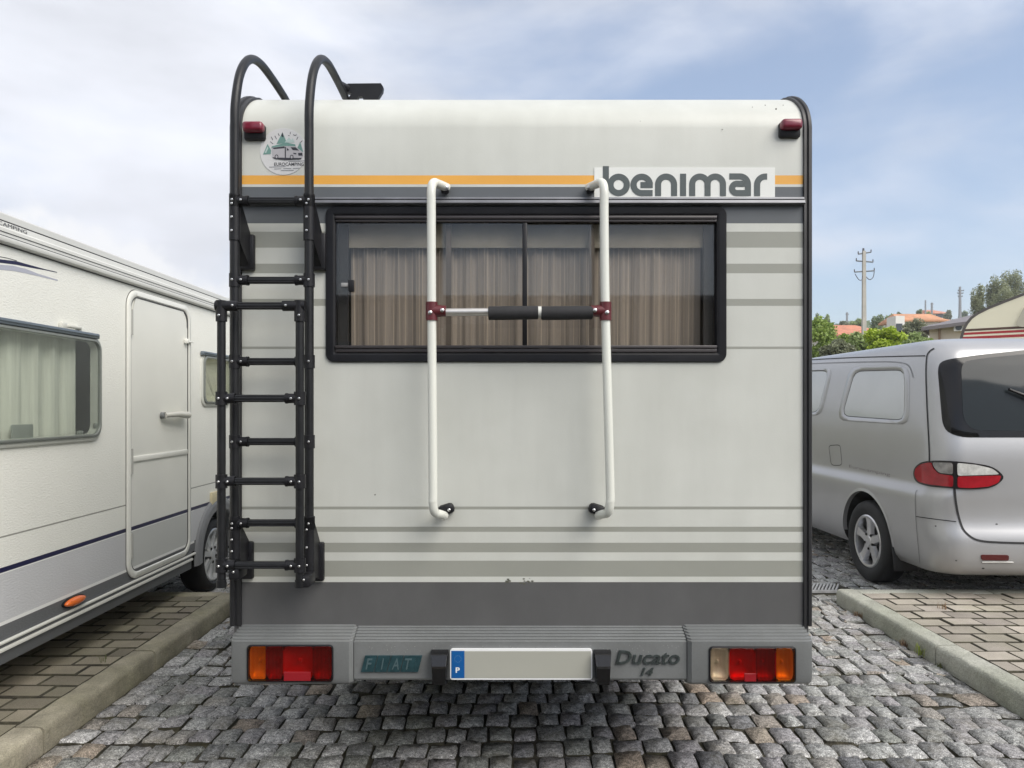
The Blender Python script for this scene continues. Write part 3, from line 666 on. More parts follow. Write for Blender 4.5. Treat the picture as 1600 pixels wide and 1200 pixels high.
# ---- bumper
YB = 2.70
def B(px, py, d=0.0):
    v = A(px, py, YB); v.y -= d; return v
def bumper_profile(top, rib0, rib1, face0, face1, bot, fd, back):
    zz = lambda py: HC - (py - 634) * YB / F
    S_, E_ = Vector((Y0 + .004, HC - (top - 634) * Y0 / F)), Vector((YB - fd, HC - (face0 - 634) * (YB - fd) / F))
    nv = Vector((-(S_ - E_).y, (S_ - E_).x)).normalized(); nv = nv if nv.y > 0 else -nv
    p = [(back, S_.y), tuple(S_)]
    for i in range(5):
        for t, h in ((.06, .0055), (.50, .0055), (.60, 0), (.97, 0)):
            q = S_.lerp(E_, (i + t) / 5) + nv * h; p.append((q.x, q.y))
    zz = lambda py: HC - (py - 634) * (YB - fd) / F
    p += [tuple(E_), (YB - fd, zz(face1)), (YB - fd + .006, zz(face1 + (bot - face1) * .55)), (YB - fd + .03, zz(bot)), (back, zz(bot))]
    return p
pc = bumper_profile(979.5, 983, 1002, 1002.5, 1060, 1066, -.002, 2.86)
mb = MB(); mb.loops([[Vector((x, a, b)) for a, b in pc] for x in (B(553, 0).x, B(1073, 0).x)], 0, (True, True)); bump = mb.build('bumper', bumper_grey, mh, ang=25)
for (p0, p1) in ((360.5, 552), (1074, 1270)):
    pe = bumper_profile(977.5, 982, 1001.5, 1002.5, 1060, 1073.5, .018, 3.1)
    left = p0 < 800
    m = MB(); xa, xb = B(p0, 0).x, B(p1, 0).x
    def shr(x, k):   # outer end rounds back
        return [Vector((x, a + k * .05 if a < 2.8 else a, b)) for a, b in pe]
    if left: m.loops([shr(xa, .5), shr(xa + .008, .12), shr(xa + .025, 0), shr(xb - .012, 0), shr(xb, .3)], 0, (True, True))
    else: m.loops([shr(xa, .3), shr(xa + .012, 0), shr(xb - .025, 0), shr(xb - .008, .12), shr(xb, .5)], 0, (True, True))
    l0, l1, t0, t1 = (391, 521, 1006, 1061) if left else (1107.5, 1238.5, 1009, 1062.5)
    me = m.mesh('bumper_corner'); m.fixn(me); me.materials.append(bumper_grey)
    cut = MB(); c = (B(l0, t0) + B(l1, t1)) / 2; cut.box((c.x, YB - .018, c.z), ((l1 - l0) * YB / F, .10, (t1 - t0) * YB / F)); cme = cut.mesh('cut'); cut.fixn(cme); cme.materials.append(bumper_grey)
    oa, ob = bpy.data.objects.new('tmp', me), bpy.data.objects.new('cut', cme); COL.objects.link(oa); COL.objects.link(ob)
    md = oa.modifiers.new('b', 'BOOLEAN'); md.operation = 'DIFFERENCE'; md.object = ob; md.solver = 'EXACT'
    bpy.context.view_layer.update(); me3 = bpy.data.meshes.new_from_object(oa.evaluated_get(bpy.context.evaluated_depsgraph_get()))
    bpy.data.objects.remove(oa); bpy.data.objects.remove(ob); link('bumper_corner', me3, mh, None, True, 28)
# lamps
def tail_lamp(px0, px1, py0, py1, segs, d0):
    m = MB()
    def q(i, d): return [B(a, b, d) for a, b in rrect(px0 + i, px1 - i, py0 + i, py1 - i, 6 - i * .5, 4)]
    m.loops([q(0, d0 - .004), q(0, d0 + .004), q(1.6, d0 + .006), q(2.6, d0 + .003), q(3, d0 - .04)], 0); o = m.build('tail_lamp', black_plastic, mh, ang=40)
    m = MB(); yb_ = YB - d0 + .042; zc_ = (B(0, py0).z + B(0, py1).z) / 2
    m.box(((B(px0, 0).x + B(px1, 0).x) / 2, yb_ + .003, zc_), ((px1 - px0 - 5) * YB / F, .006, (py1 - py0 - 5) * YB / F))
    for a, b, t, e, mt, nm, dd in segs:
        if nm != 'reflector' and e - t > 20:
            c = (B(a, t) + B(b, e)) / 2; hw_, hh_ = (b - a) * YB / F / 2, (e - t) * YB / F / 2
            m.loops([[Vector((c.x + hw_ * k * (max(-1, min(1, 1.25 * math.cos(u_)))), YB - d0 + .002 + dp, c.z + hh_ * k * (max(-1, min(1, 1.25 * math.sin(u_)))))) for u_ in [2 * PI * i_ / 24 for i_ in range(24)]] for k, dp in ((1, .004), (.985, .012), (.85, .020), (.6, .027), (.3, .031), (.12, .032), (.10, .020), (.02, .018))], 0, (False, True))
    m.build('lamp_bowl', M('lamp bowl', (.78, .76, .72), .35, metal=.35), o, ang=50)
    for a, b, t, e, mt, nm, dd in segs:
        c = (B(a, t) + B(b, e)) / 2; c.y = YB - d0 - .004 - dd
        m = MB(); m.box(c, ((b - a + .4) * YB / F, .006, (e - t + .2) * YB / F), 0, .0008, seg=1)
        if mt is not red_reflector and (b - a) < 35:                  # moulded vertical flutes inside the lens
            k = int((b - a) / 2)
            for i_ in range(k): x_ = B(a + (b - a) * (i_ + .5) / k, 0).x; m.box((x_, c.y + .0036, c.z), ((b - a) / k * .55 * YB / F, .0016, (e - t) * .92 * YB / F))
        m.build(nm, mt, o)
tail_lamp(389, 523, 1004.5, 1062.5, [(392, 418.5, 1007, 1060, amber_lens, 'amber_lens', 0), (418.8, 444, 1007, 1060, red_lens, 'red_lens', .0005), (444.2, 491, 1007, 1060, red_lens, 'red_lens', 0), (447, 488, 1046, 1059.5, red_reflector, 'reflector', .0025), (491.2, 520, 1007, 1060, red_lens, 'red_lens', .0008)], .018)
tail_lamp(1105.5, 1240.5, 1007, 1064, [(1108.5, 1137, 1010, 1061, clear_lens, 'clear_lens', 0), (1137.3, 1178, 1010, 1061, red_lens, 'red_lens', 0), (1178.2, 1209, 1010, 1061, red_lens, 'red_lens', .0006), (1160, 1177.5, 1048.5, 1060.5, red_reflector, 'reflector', .0025), (1209.3, 1237.5, 1010, 1061, amber_lens, 'amber_lens', 0)], .018)
# plate
mb = MB(); mb.prism(rrect(703.5, 925, 1013, 1060.5, 4, 4), B, -.004, .010, 0); plate = mb.build('number_plate', plate_edge, mh, False)
mb = MB(); mb.prism([(726.2, 1016), (923, 1016), (923, 1058), (726.2, 1058)], B, .008, .0106); mb.build('plate_face', plate_face, plate, False)
mb = MB(); mb.prism([(705.5, 1015.5), (726, 1015.5), (726, 1058), (705.5, 1058)], B, .008, .0108); eu = mb.build('country_strip', plate_blue, plate, False)
mb = MB()
for i in range(12):
    a = 2 * PI * i / 12; cx_, cy_ = 715.8 + 5.2 * math.cos(a), 1028 + 5.2 * math.sin(a)
    mb.face([(cx_ + (.9 if j % 2 == 0 else .4) * math.sin(j * PI / 5), cy_ - (.9 if j % 2 == 0 else .4) * math.cos(j * PI / 5)) for j in range(10)], B, .0112)
mb.build('star', M('faded star', (.12, .25, .42), .5), eu, False, fix=False)
text_part('lettering', 'P', 712.3, 718.8, 1049.5, 1041, B, .0112, plate_edge, eu, bold=.03)
for x0, x1 in ((673, 702), (926.5, 955)):
    m = MB(); t = x0 < 800
    def pl(i0, i1, py, d): return [B(x0 + i0, py, d), B(x1 - i1, py, d)]
    m.loops([[B(x0 + 1, 1015, -.003), B(x1 - 1, 1015, -.003), B(x1 - 3, 1067, -.003), B(x0 + 3, 1067, -.003)], [B(x0 + 1, 1016, .02), B(x1 - 1, 1016, .02), B(x1 - 4, 1066, .02), B(x0 + 4, 1066, .02)], [B(x0 + 2, 1019, .034), B(x1 - 2, 1019, .034), B(x1 - 4, 1034, .05), B(x0 + 4, 1034, .05)]], 0, (True, True))
    m.loops([[B(x0 + 2, 1034.5, .02), B(x1 - 2, 1034.5, .02), B(x1 - 4, 1065, .02), B(x0 + 4, 1065, .02)], [B(x0 + 3.5, 1035, .046), B(x1 - 3.5, 1035, .046), B(x1 - 5, 1063, .046), B(x0 + 5, 1063, .046)]], 0, (True, True))
    m.build('plate_lamp', M('gloss black', (.006, .006, .007), .15, coat=.3), mh, ang=25)
# badges
mb = MB()
for i in range(5):
    a0 = 567 + i * 20.5; wd_ = 19.3 if i < 4 else 8
    if i == 4: a0 -= 1
    mb.prism([(a0 - 2.5, 1049), (a0 + wd_ - 2.5, 1049), (a0 + wd_ + 4, 1024), (a0 + 4, 1024)], B, -.003, .006)
bd = mb.build('maker_badge', badge_teal, mh, False)
for ch, i in (('F', 0), ('I', 1), ('A', 2), ('T', 3)):
    a0 = 567 + i * 20.5; w_ = 11 if ch != 'I' else 5; off = 4.5 if ch != 'I' else 8
    text_part('lettering', ch, a0 + off, a0 + off + w_, 1045, 1028, B, .0055, badge_edge, bd, shear=.25, ext=.0025, bold=.01)
text_part('model_badge', 'Ducato', 962, 1062, 1037.5, 1016, B, -.001, badge_dark, mh, bold=.012, shear=.22, ext=.006)
text_part('model_badge', '14', 1001, 1021, 1055.5, 1043, B, -.001, badge_dark, mh, bold=.02, shear=.3, ext=.006)
mb = MB(); r_ = random.Random(4)
for i in range(60):
    px, py = r_.uniform(558, 1066), min(1008 + abs(r_.gauss(0, 7)), 1058)
    mb.face([(px + .8 * r_.uniform(.5, 1) * math.cos(t), py + .7 * r_.uniform(.5, 1) * math.sin(t)) for t in (0, 1.25, 2.5, 3.8, 5)], B, .0 + .0003)
tag(mb.build('droplets', M('dried droplets', (.34, .34, .32), .3), bump, False, fix=False), kind='stuff')

# ---- ladder
YL, YF_ = 2.68, 2.605
def smoothpath(pts, n=6):
    P = [Vector(p) for p in pts]; out_ = []
    for i in range(len(P) - 1):
        p0, p1, p2, p3 = P[max(i - 1, 0)], P[i], P[i + 1], P[min(i + 2, len(P) - 1)]
        for k in range(n):
            t = k / n; out_.append(.5 * ((2 * p1) + (-p0 + p2) * t + (2 * p0 - 5 * p1 + 4 * p2 - p3) * t * t + (-p0 + 3 * p1 - 3 * p2 + p3) * t ** 3))
    out_.append(P[-1]); return out_
lad = None
for px in (367, 483):
    x = (px - 800) * YL / F
    pts = [(x, YL, A(0, 900, YL).z), (x, YL, 1.5), (x, YL, 2.3)] + smoothpath([(x, YL, 2.5), (x, YL + .004, 2.60), (x, YL + .05, 2.73), (x, YL + .14, 2.825), (x, YL + .26, 2.87), (x, YL + .42, 2.876), (x, YL + .58, 2.868)], 6)
    if px < 400: pts += [(x, YL + .66, 2.855), (x, YL + .74, 2.81), (x, YL + .78, 2.77)]
    m = MB(); m.tube(pts, .0165, 14)
    if lad is None: lad = m.build('ladder', black_coat, mh)
    else: m.build('rail', black_coat, lad)
def bolt(m, p, mi=1, r=.0045):
    m.lathe([(r, -.001), (r, .002), (r * .7, .0035), (.0003, .004)], p, (0, -1, 0), 8, mi)
def rung(Y, pxa, pxb, py, name='rung', par=None):
    m = MB(); a, b = A(pxa, py, Y), A(pxb, py, Y); m.tube([a, b], .0135, 12)
    for s in (-.0078, .0078): m.tube([a + Vector((0, -.0100, s)), b + Vector((0, -.0100, s))], .0032, 6)
    return m.build(name, black_coat, par or lad)
def clamp(Y, px, py, inward, par, elbow=False):
    m = MB(); c = A(px, py, Y)
    if elbow:
        m.tube([c + Vector((0, 0, -.055)), c + Vector((0, 0, .0185))], .0195, 14); m.tube([c + Vector((-inward * .0195, 0, 0)), c + Vector((inward * .06, 0, 0))], .0185, 14)
        bolt(m, c + Vector((inward * .045, -.0185, 0))); bolt(m, c + Vector((-inward * .002, -.0195, -.035)))
    else:
        m.tube([c + Vector((0, 0, -.024)), c + Vector((0, 0, .024))], .0205, 14); m.tube([c, c + Vector((inward * .05, 0, 0))], .0175, 14); m.tube([c + Vector((inward * .042, 0, 0)), c + Vector((inward * .05, 0, 0))], .019, 14)
        bolt(m, c + Vector((-inward * .003, -.0205, 0))); bolt(m, c + Vector((inward * .027, -.0175, 0)))
    m.build('clamp', [black_plastic, steel], par)
for py in (314, 438, 565, 690, 817):
    rung(YL, 367, 483, py); clamp(YL, 367, py, 1, lad); clamp(YL, 483, py, -1, lad)
fold = None
for px in (346, 468.5):
    m = MB(); m.tube([A(px, 477, YF_), A(px, 916, YF_)], .0148, 14)
    m.tube([A(px, 906, YF_), A(px, 917.5, YF_)], .0175, 12)
    m.build('lower_rail', black_coat, lad)
for py, el in ((478, 1), (622.5, 0), (752, 0), (883, 0)):
    rung(YF_, 346, 468.5, py, 'lower_rung'); clamp(YF_, 346, py, 1, lad, el); clamp(YF_, 468.5, py, -1, lad, el)
# pivot blocks tying the folded part to the fixed rails
for px, py in ((372, 893), (480, 905)):
    m = MB(); c = A(px, py, 2.64); m.box(c, (.04, .09, .045), 0, .01); bolt(m, c + Vector((0, -.046, .008))); m.build('pivot', [black_plastic, steel], lad)
# wall brackets: sleeve on the rail, web and foot pad on the wall
def bracket(px, side_px, pyt, pyb, fp0, fp1, ft, fb, down):
    m = MB(); x = (px - 800) * YL / F
    z1, z0 = A(0, pyt, YL).z, A(0, pyb, YL).z
    m.tube([(x, YL, z0), (x, YL, z1)], .0205, 14)
    xw = x + .016; zf1, zf0 = R(0, ft).z, R(0, fb).z; xa, xb_ = R(fp0, 0).x, R(fp1, 0).x
    m.loops([[Vector((x - .012, YL - .008, z0)), Vector((x + .018, YL - .008, z0)), Vector((x + .018, YL - .008, z1)), Vector((x - .012, YL - .008, z1))],
             [Vector((x - .008, Y0 - .02, zf0 + .006)), Vector((xb_ - .014, Y0 - .02, zf0 + .006)), Vector((xb_ - .014, Y0 - .02, zf1 + .004)), Vector((x - .008, Y0 - .02, zf1 + .05))]], 0, (True, True))
    m.box(((xa + xb_) / 2, Y0 - .013, (zf0 + zf1) / 2), (xb_ - xa, .026, zf1 - zf0), 0, .006)
    for t in (.2, .5, .8): bolt(m, Vector((x - .004, YL - .0205, z0 + (z1 - z0) * t)))
    m.build('bracket', [black_plastic, steel], lad)
bracket(367, 1, 306, 376, 378, 400, 368, 423, 0); bracket(483, 1, 306, 376, 488, 511, 366, 423, 0)
bracket(367, 1, 812, 872, 378, 398, 845, 903, 0); bracket(483, 1, 808, 900, 488, 508, 846, 906, 0)
# roof fitting at the end of the right hook
mb = MB(); Yr = YL + .62
poly = [(536, 141), (546, 135), (597, 134.5), (600.5, 140), (599.5, 147), (593, 157), (590, 164), (571, 164), (568.5, 155), (562, 155), (556, 164), (541, 164), (552, 150), (540, 148)]
mb.prism(poly, lambda a, b, d: A(a, b, Yr) + Vector((0, d, 0)), -.03, -.005); mb.tube([A(531, 133, Yr - .06), A(548, 142, Yr)], .019, 12); mb.build('roof_fitting', black_plastic, lad, ang=30)

# ---- bike rack
YK = 2.655
rack = None
for pxs, s in (((674, 674.5, 676.5), 1), ((944, 946, 953), -1)):
    top = A(pxs[0], 283, YK); mid = A(pxs[1], 487, YK); bot = A(pxs[2], 792, YK)
    e_top = A(pxs[0] + s * 24, 293, Y0 - .02); e_bot = A(pxs[2] + s * (18 if s > 0 else 18), 800, Y0 - .02)
    p = smoothpath([e_top, top + Vector((s * .020, .055, .006)), top + Vector((s * .006, .016, -.002)), top + Vector((0, 0, -.035)), top + Vector((0, 0, -.12)), mid, bot + Vector((0, 0, .10)), bot + Vector((0, 0, .015)), bot + Vector((s * .006, .014, -.022)), bot + Vector((s * .022, .05, -.034)), e_bot + Vector((0, -.01, -.012))], 6)
    m = MB(); m.tube(p, .0162, 16)
    if rack is None: rack = m.build('bike_rack', alu_white, mh)
    else: m.build('upright_tube', alu_white, rack)
    m = MB(); c = A(pxs[0] + s * 21, 294, Y0 - .03); m.box(c + Vector((0, .012, 0)), (.03, .03, .03), 1, .006); m.lathe([(.011, -.01), (.011, .012), (.006, .022), (.001, .023)], c, (s * .5, -1, 0), 10, 0)
    m.build('foot', [steel, black_plastic], rack)
    m = MB(); c = A(pxs[2] + s * 19, 796, Y0 - .02); m.box(c + Vector((s * .004, .004, 0)), (.062, .034, .04), 1, .014, Matrix.Rotation(s * -.3, 3, 'Y')); bolt(m, c + Vector((s * .016, -.014, 0)), 0, .006); m.build('foot', [steel, black_plastic], rack)
    # red brown clamp
    m = MB(); c = A(pxs[1], 486, YK); m.tube([c + Vector((0, 0, -.034)), c + Vector((0, 0, .032))], .0215, 16); m.tube([c, c + Vector((s * .035, 0, 0))], [.022, .021], 14); m.tube([c + Vector((s * .03, 0, 0)), c + Vector((s * .052, 0, 0))], .020, 14)
    bolt(m, c + Vector((-s * .003, -.0215, -.008)), 1, .0075); bolt(m, c + Vector((s * .04, -.020, .0)), 1, .0075); m.build('clamp', [red_clamp, steel], rack)
mb = MB(); a, b = A(690, 488, YK), A(935, 486, YK); mb.tube([a, b], .0142, 14); mb.build('cross_bar', alu_bare, rack)
for p0, p1 in ((763, 841), (845.5, 926)):
    m = MB(); a, b = A(p0, 489.5, YK), A(p1, 488.5, YK); d_ = (b - a); m.tube([a, a + d_ * .01, a + d_ * .3, a + d_ * .7, a + d_ * .99, b], [.020, .0245, .025, .0246, .0242, .020], 18); m.build('foam_pad', foam, rack, ang=50)
mb = MB(); a = A(843.3, 488, YK); mb.tube([a + Vector((-.006, 0, 0)), a + Vector((.006, 0, 0))], .0215, 12); mb.build('pad_collar', M('worn white tape', (.6, .6, .56), .6), rack)

# ------------------------------------------------------------------ white motorhome on the left
XL = -2.4
def C(Y, z, d=0.0): return Vector((XL + d, Y, z))          # side wall plane
def Lp(px, py):                                             # photograph point -> (Y, z) on that wall
    Y = F * XL / (px - 800); return (Y, HC - (py - 634) * Y / F)
wm = empty('motorhome', (-3.5, 3.6, 0)); tag(wm, 'white motorhome parked on the left with grey lower side and closed entrance door', 'motorhome')
cream = M('stucco white', (0.83, 0.83, 0.775), 0.48, var=0.03, vs=2, bump=0.45, bs=95, bdist=0.006, bstretch=(1, .55, 1.3), tint=(.6, .6, .52), tamt=.12, ts=1.4)
stone_grey = M('stucco grey', (0.56, 0.565, 0.58), 0.48, var=0.04, vs=2, bump=0.45, bs=95, bdist=0.006, bstretch=(1, .55, 1.3))
char_grey = M('stucco dark grey', (0.125, 0.13, 0.135), 0.5, var=0.05, vs=2, bump=0.4, bs=95, bdist=0.006, bstretch=(1, .55, 1.3))
navy = M('navy print', (0.012, 0.012, 0.055), 0.4)
white_line = M('white line print', (.8, .8, .78), .4)
smooth_white = M('white plastic', (0.74, 0.74, 0.69), 0.32, var=.04, vs=3)
grey_seal = M('grey seal', (.16, .17, .17), .5)
zb_ = [(.405, .465, 2), (.465, .482, 4), (.482, .708, 1), (.708, .714, 4), (.714, .738, 3), (.738, .878, 0), (.878, .886, 5), (.886, 2.33, 0)]
W = (2.72, 4.25, 1.335, 1.875); W2 = (5.70, 6.22, 1.53, 1.885)
def zmat(a, b):
    for p0, p1, k in zb_:
        if p0 < b < p1: return k
    return 0
mb = MB(); zz_ = sorted(set([b[0] for b in zb_] + [2.33, .785, W[2], W[3], W2[2], W2[3]]))
yy_ = [1.1, W[0], W[1], 5.45, 5.56, W2[0], W2[1], 6.44, 6.5]
for i in range(len(yy_) - 1):
    for j in range(len(zz_) - 1):
        ca, cb = (yy_[i] + yy_[i + 1]) / 2, (zz_[j] + zz_[j + 1]) / 2
        if W[0] < ca < W[1] and W[2] < cb < W[3]: continue
        if W2[0] < ca < W2[1] and W2[2] < cb < W2[3]: continue
        if 5.56 < ca < 6.44 and cb < .785: continue          # wheel arch, filled below
        mb.add([C(yy_[i], zz_[j]), C(yy_[i + 1], zz_[j]), C(yy_[i + 1], zz_[j + 1]), C(yy_[i], zz_[j + 1])], [(0, 1, 2, 3)], zmat(ca, cb))
ar = [(6.0 + .34 * math.cos(t), .33 + .335 * math.sin(t)) for t in [math.radians(13 + 154 * i / 30) for i in range(31)]]
for (a, b), (c_, d_) in zip(ar[:-1], ar[1:]):
    for z0_, z1_, k in [(.405, .482, 2), (.482, .714, 1), (.714, .738, 3), (.738, .785, 0)]:
        lo0, lo1 = max(z0_, b), max(z0_, d_)
        if lo0 < z1_ or lo1 < z1_: mb.add([C(a, min(lo0, z1_)), C(a, z1_), C(c_, z1_), C(c_, min(lo1, z1_))], [(0, 1, 2, 3)], k)
for ya, yb2 in ((5.56, ar[-1][0]), (ar[0][0], 6.44)):
    for z0_, z1_, k in [(.405, .482, 2), (.482, .714, 1), (.714, .738, 3), (.738, .785, 0)]:
        mb.add([C(ya, z0_), C(yb2, z0_), C(yb2, z1_), C(ya, z1_)], [(0, 1, 2, 3)], k)
side = mb.build('side_wall', [cream, stone_grey, char_grey, navy, white_line, M('thin grey line', (.3, .3, .27), .5)], wm, False, fix=False)
# shell: roof, far side, rear, cab
mb = MB()
xf = XL - 2.2
mb.add([(XL - .1, 1.1, 2.41), (XL - .1, 6.5, 2.41), (xf, 6.5, 2.41), (xf, 1.1, 2.41)], [(0, 1, 2, 3)]); mb.add([(xf, 1.1, .3), (xf, 6.5, .3), (xf, 6.5, 2.41), (xf, 1.1, 2.41)], [(0, 1, 2, 3)])
mb.add([(XL, 1.1, .3), (xf, 1.1, .3), (xf, 1.1, 2.41), (XL, 1.1, 2.41)], [(0, 1, 2, 3)]); mb.add([(XL - .001, 6.5, .3), (xf, 6.5, .3), (xf, 6.5, 2.41), (XL - .001, 6.5, 2.41)], [(0, 1, 2, 3)])
mb.add([(XL - .01, 1.1, .3), (XL - .01, 5.5, .3), (xf, 5.5, .3), (xf, 1.1, .3)], [(0, 1, 2, 3)])
pc_ = [(6.5, 2.2), (6.9, 2.0), (7.5, 1.35), (8.3, 1.15), (8.4, .5), (6.5, .5)]
mb.prism(pc_, lambda a, b, d: Vector((d, a, b)), XL - .15, xf + .15)
mb.build('body_shell', smooth_white, wm, True, 30)
# roof rail and awning case
def run_along(prof, y0, y1, name, mat, par=wm, ang=30):
    m = MB(); m.loops([[C(y, z, d) for d, z in prof] for y in (y0, y1)], 0, (True, True)); return m.build(name, mat, par, ang=ang)
run_along([(0, 2.325), (0, 2.262), (.012, 2.262), (.028, 2.270), (.032, 2.282), (.030, 2.292), (.026, 2.295), (.026, 2.312), (.030, 2.314), (.030, 2.330), (.024, 2.336), (.022, 2.362), (.012, 2.366), (-.02, 2.366)], 1.1, 6.5, 'awning_case', M('awning case aluminium', (.66, .66, .625), .4, var=.04, vs=2))
run_along([(-.02, 2.370), (.018, 2.370), (.010, 2.402), (-.008, 2.414), (-.05, 2.42), (-.12, 2.42), (-.12, 2.370)], 1.1, 6.5, 'roof_edge', M('roof edge aluminium', (.50, .50, .47), .42, var=.04, vs=2))
for z_, d_ in ((2.368, .012), (2.313, .024), (2.294, .026), (2.259, .004)):
    m = MB(); m.box(C(3.8, z_, d_), (.008, 5.4, .0035)); m.build('seam', ink, wm, False)
text_part('lettering', 'EUROCAMPING', Lp(-42, 344)[0], Lp(34, 363)[0], 2.340, 2.358, lambda a, b, d: C(a, b, .0255 + d), 0.0005, ink, wm, shear=.0)
# swoosh prints
def sw(up, lo, mat, name, d):
    m = MB(); n = len(up); vs = [C(*Lp(*p), d) for p in up] + [C(*Lp(*p), d) for p in lo]
    m.add(vs, [(i, i + 1, n + i + 1, n + i) for i in range(n - 1)]); m.build(name, mat, side, False, fix=False)
sw([(-60, 396), (-20, 402), (0, 405), (25, 408), (50, 415), (70, 420.5), (89, 425)], [(-60, 404), (-20, 408), (0, 410.5), (25, 413.5), (50, 418.5), (70, 422), (89, 426)], navy, 'swoosh', .0012)
sw([(-40, 408), (0, 413.5), (20, 415), (40, 420), (60, 428), (90, 437)], [(-40, 418), (0, 421.5), (20, 423), (40, 427), (60, 431.5), (90, 439)], M('lilac grey print', (.42, .43, .50), .5), 'swoosh', .0009)
sw([(-40, 394), (0, 400.6), (12, 403), (26, 407)], [(-40, 395), (0, 401.6), (12, 404), (26, 408)], ink, 'swoosh', .0010)
# windows
def camper_window(y0, y1, z0, z1, curt):
    m = MB()
    def q(i, d): return [C(a, b, d) for a, b in rrect(y0 - .03 + i, y1 + .03 - i, z0 - .035 + i, z1 + .03 - i, max(.075 - i * .5, .03), 7)]
    m.loops([q(0, -.001), q(0, .010), q(.006, .014), q(.022, .016), q(.036, .008), q(.04, -.03)], 0); o = m.build('side_window', M('cream window frame', (.62, .63, .58), .4, var=.04), wm, ang=40)
    m = MB()
    def q2(i, d): return [C(a, b, d) for a, b in rrect(y0 - .012 + i, y1 + .012 - i, z0 - .012 + i, z1 + .005 - i, .06, 7)]
    m.loops([q2(0, .008), q2(0, .024), q2(.004, .027), q2(.014, .027), q2(.016, .010)], 0); m.build('window_seal', M('grey green seal', (.20, .215, .20), .4), o, ang=40)
    m = MB(); m.prism(rrect(y0 + .002, y1 - .002, z0 + .002, z1 - .008, .05, 7), C, .018, .022); m.build('pane', green_glass, o, False)
    m = MB(); m.box(C((y0 + y1) / 2 - .03, z1 + .022, .018), (.03, y1 - y0 + .02, .030), 0, .006); m.box(C((y0 + y1) / 2 - .03, z1 + .024, .034), (.006, y1 - y0, .006), 0, .001); m.build('hinge_rail', M('blue grey rail', (.15, .18, .21), .35, metal=.3), o)
    if curt:
        m = MB(); k = 60; cv = []
        for i in range(k + 1):
            y_ = y0 + (y1 - .11 - y0) * i / k
            for z_ in (z0 - .05, z0 + .2, z1 + .05): cv.append(C(y_, z_, -.06 - .014 * math.sin(y_ * 41) - .008 * math.sin(y_ * 97 + 1)))
        m.add(cv, [(i * 3 + j, (i + 1) * 3 + j, (i + 1) * 3 + j + 1, i * 3 + j + 1) for i in range(k) for j in range(2)]); m.build('curtain', M('pale curtain', (.78, .78, .70), .9, var=.12, vs=12, vstretch=(1, 6, .2)), o, True, 80, fix=False)
        m = MB(); m.box(C(Lp(44, 676)[0], 1.37, -.03), (.012, .16, .075), 0, .006); m.box(C(Lp(153, 660)[0] - .02, 1.385, .0), (.02, .03, .03), 0, .006); m.box(C(Lp(125, 680)[0], 1.352, .0), (.02, .04, .02), 0, .006); m.build('window_latch', M('smoky plastic', (.3, .32, .3), .3), o)
    else:
        m = MB(); m.prism([(y0, z0), (y1, z0), (y1, z1), (y0, z1)], C, -.035, -.04); m.build('blind', M('cream blind', (.84, .80, .70), .8, var=.1, vs=5), o, False)
        m = MB(); m.strokes([(y0 + .07, z1 - .06), (y0 + .3, z0 + .05)], .006, C, -.034); m.strokes([(y0 + .12, z1 - .06), (y0 + .34, z0 + .02)], .004, C, -.0338); m.build('blind_cord', grey_print, o, False, fix=False)
    return o
camper_window(*W, True); camper_window(*W2, False)
mb = MB(); c = Lp(104, 511); mb.box(C(c[0] - .05, c[1] - .0, .012), (.024, .05, .04), 0, .008); mb.box(C(c[0] + .03, c[1] + .003, .022), (.02, .12, .016), 0, .006); mb.box(C(c[0] + .09, c[1], .012), (.024, .035, .03), 0, .008); mb.build('awning_catch', M('ivory plastic', (.6, .6, .55), .4), wm)
# entrance door
D = (4.575, 5.475, .405, 2.235)
mb = MB()
def q(i, d): return [C(a, b, d) for a, b in rrect(D[0] + i, D[1] - i, D[2] + i, D[3] - i, max(.115 - i * .7, .02), 8)]
mb.loops([q(0, -.002), q(0, .010), q(.005, .014), q(.034, .015), q(.040, .010)], 0); door = mb.build('entrance_door', smooth_white, wm, ang=40)
mb = MB(); mb.loops([q(-.004, .0005), q(-.004, .0025), q(.0, .0026)], 0); mb.loops([q(.0405, .001), q(.0405, .009), q(.0475, .009), q(.0475, .001)], 0); mb.build('door_seal', M('door seal', (.09, .09, .09), .6), door)
mb = MB()
for (a, b, k) in ((.405, .465, 2), (.465, .482, 4), (.482, .708, 1), (.708, .714, 4), (.714, .738, 3), (.738, 1.15, 0), (1.15, 1.175, 4), (1.175, 2.235, 0)):
    y0_, y1_, z0_, z1_ = D[0] + .049, D[1] - .049, D[2] + .049, D[3] - .049
    za, zb2 = max(a, z0_), min(b, z1_)
    if za >= zb2: continue
    def inset(z):
        r = .06
        if z < z0_ + r: h = z0_ + r - z
        elif z > z1_ - r: h = z - (z1_ - r)
        else: return 0
        return r - math.sqrt(max(r * r - h * h, 0))
    zl = [za + (zb2 - za) * i / 8 for i in range(9)]
    for s0, s1 in zip(zl[:-1], zl[1:]):
        mb.add([C(y0_ + inset(s0), s0, .006), C(y1_ - inset(s0), s0, .006), C(y1_ - inset(s1), s1, .006), C(y0_ + inset(s1), s1, .006)], [(0, 1, 2, 3)], k)
mb.build('door_panel', [smooth_white, M('door grey', (.53, .54, .52), .4), char_grey, navy, white_line], door, False, fix=False)
mb = MB(); mb.box(C((D[0] + D[1]) / 2, 1.162, .009), (.012, D[1] - D[0] - .11, .035), 0, .005); mb.build('door_bead', smooth_white, door)
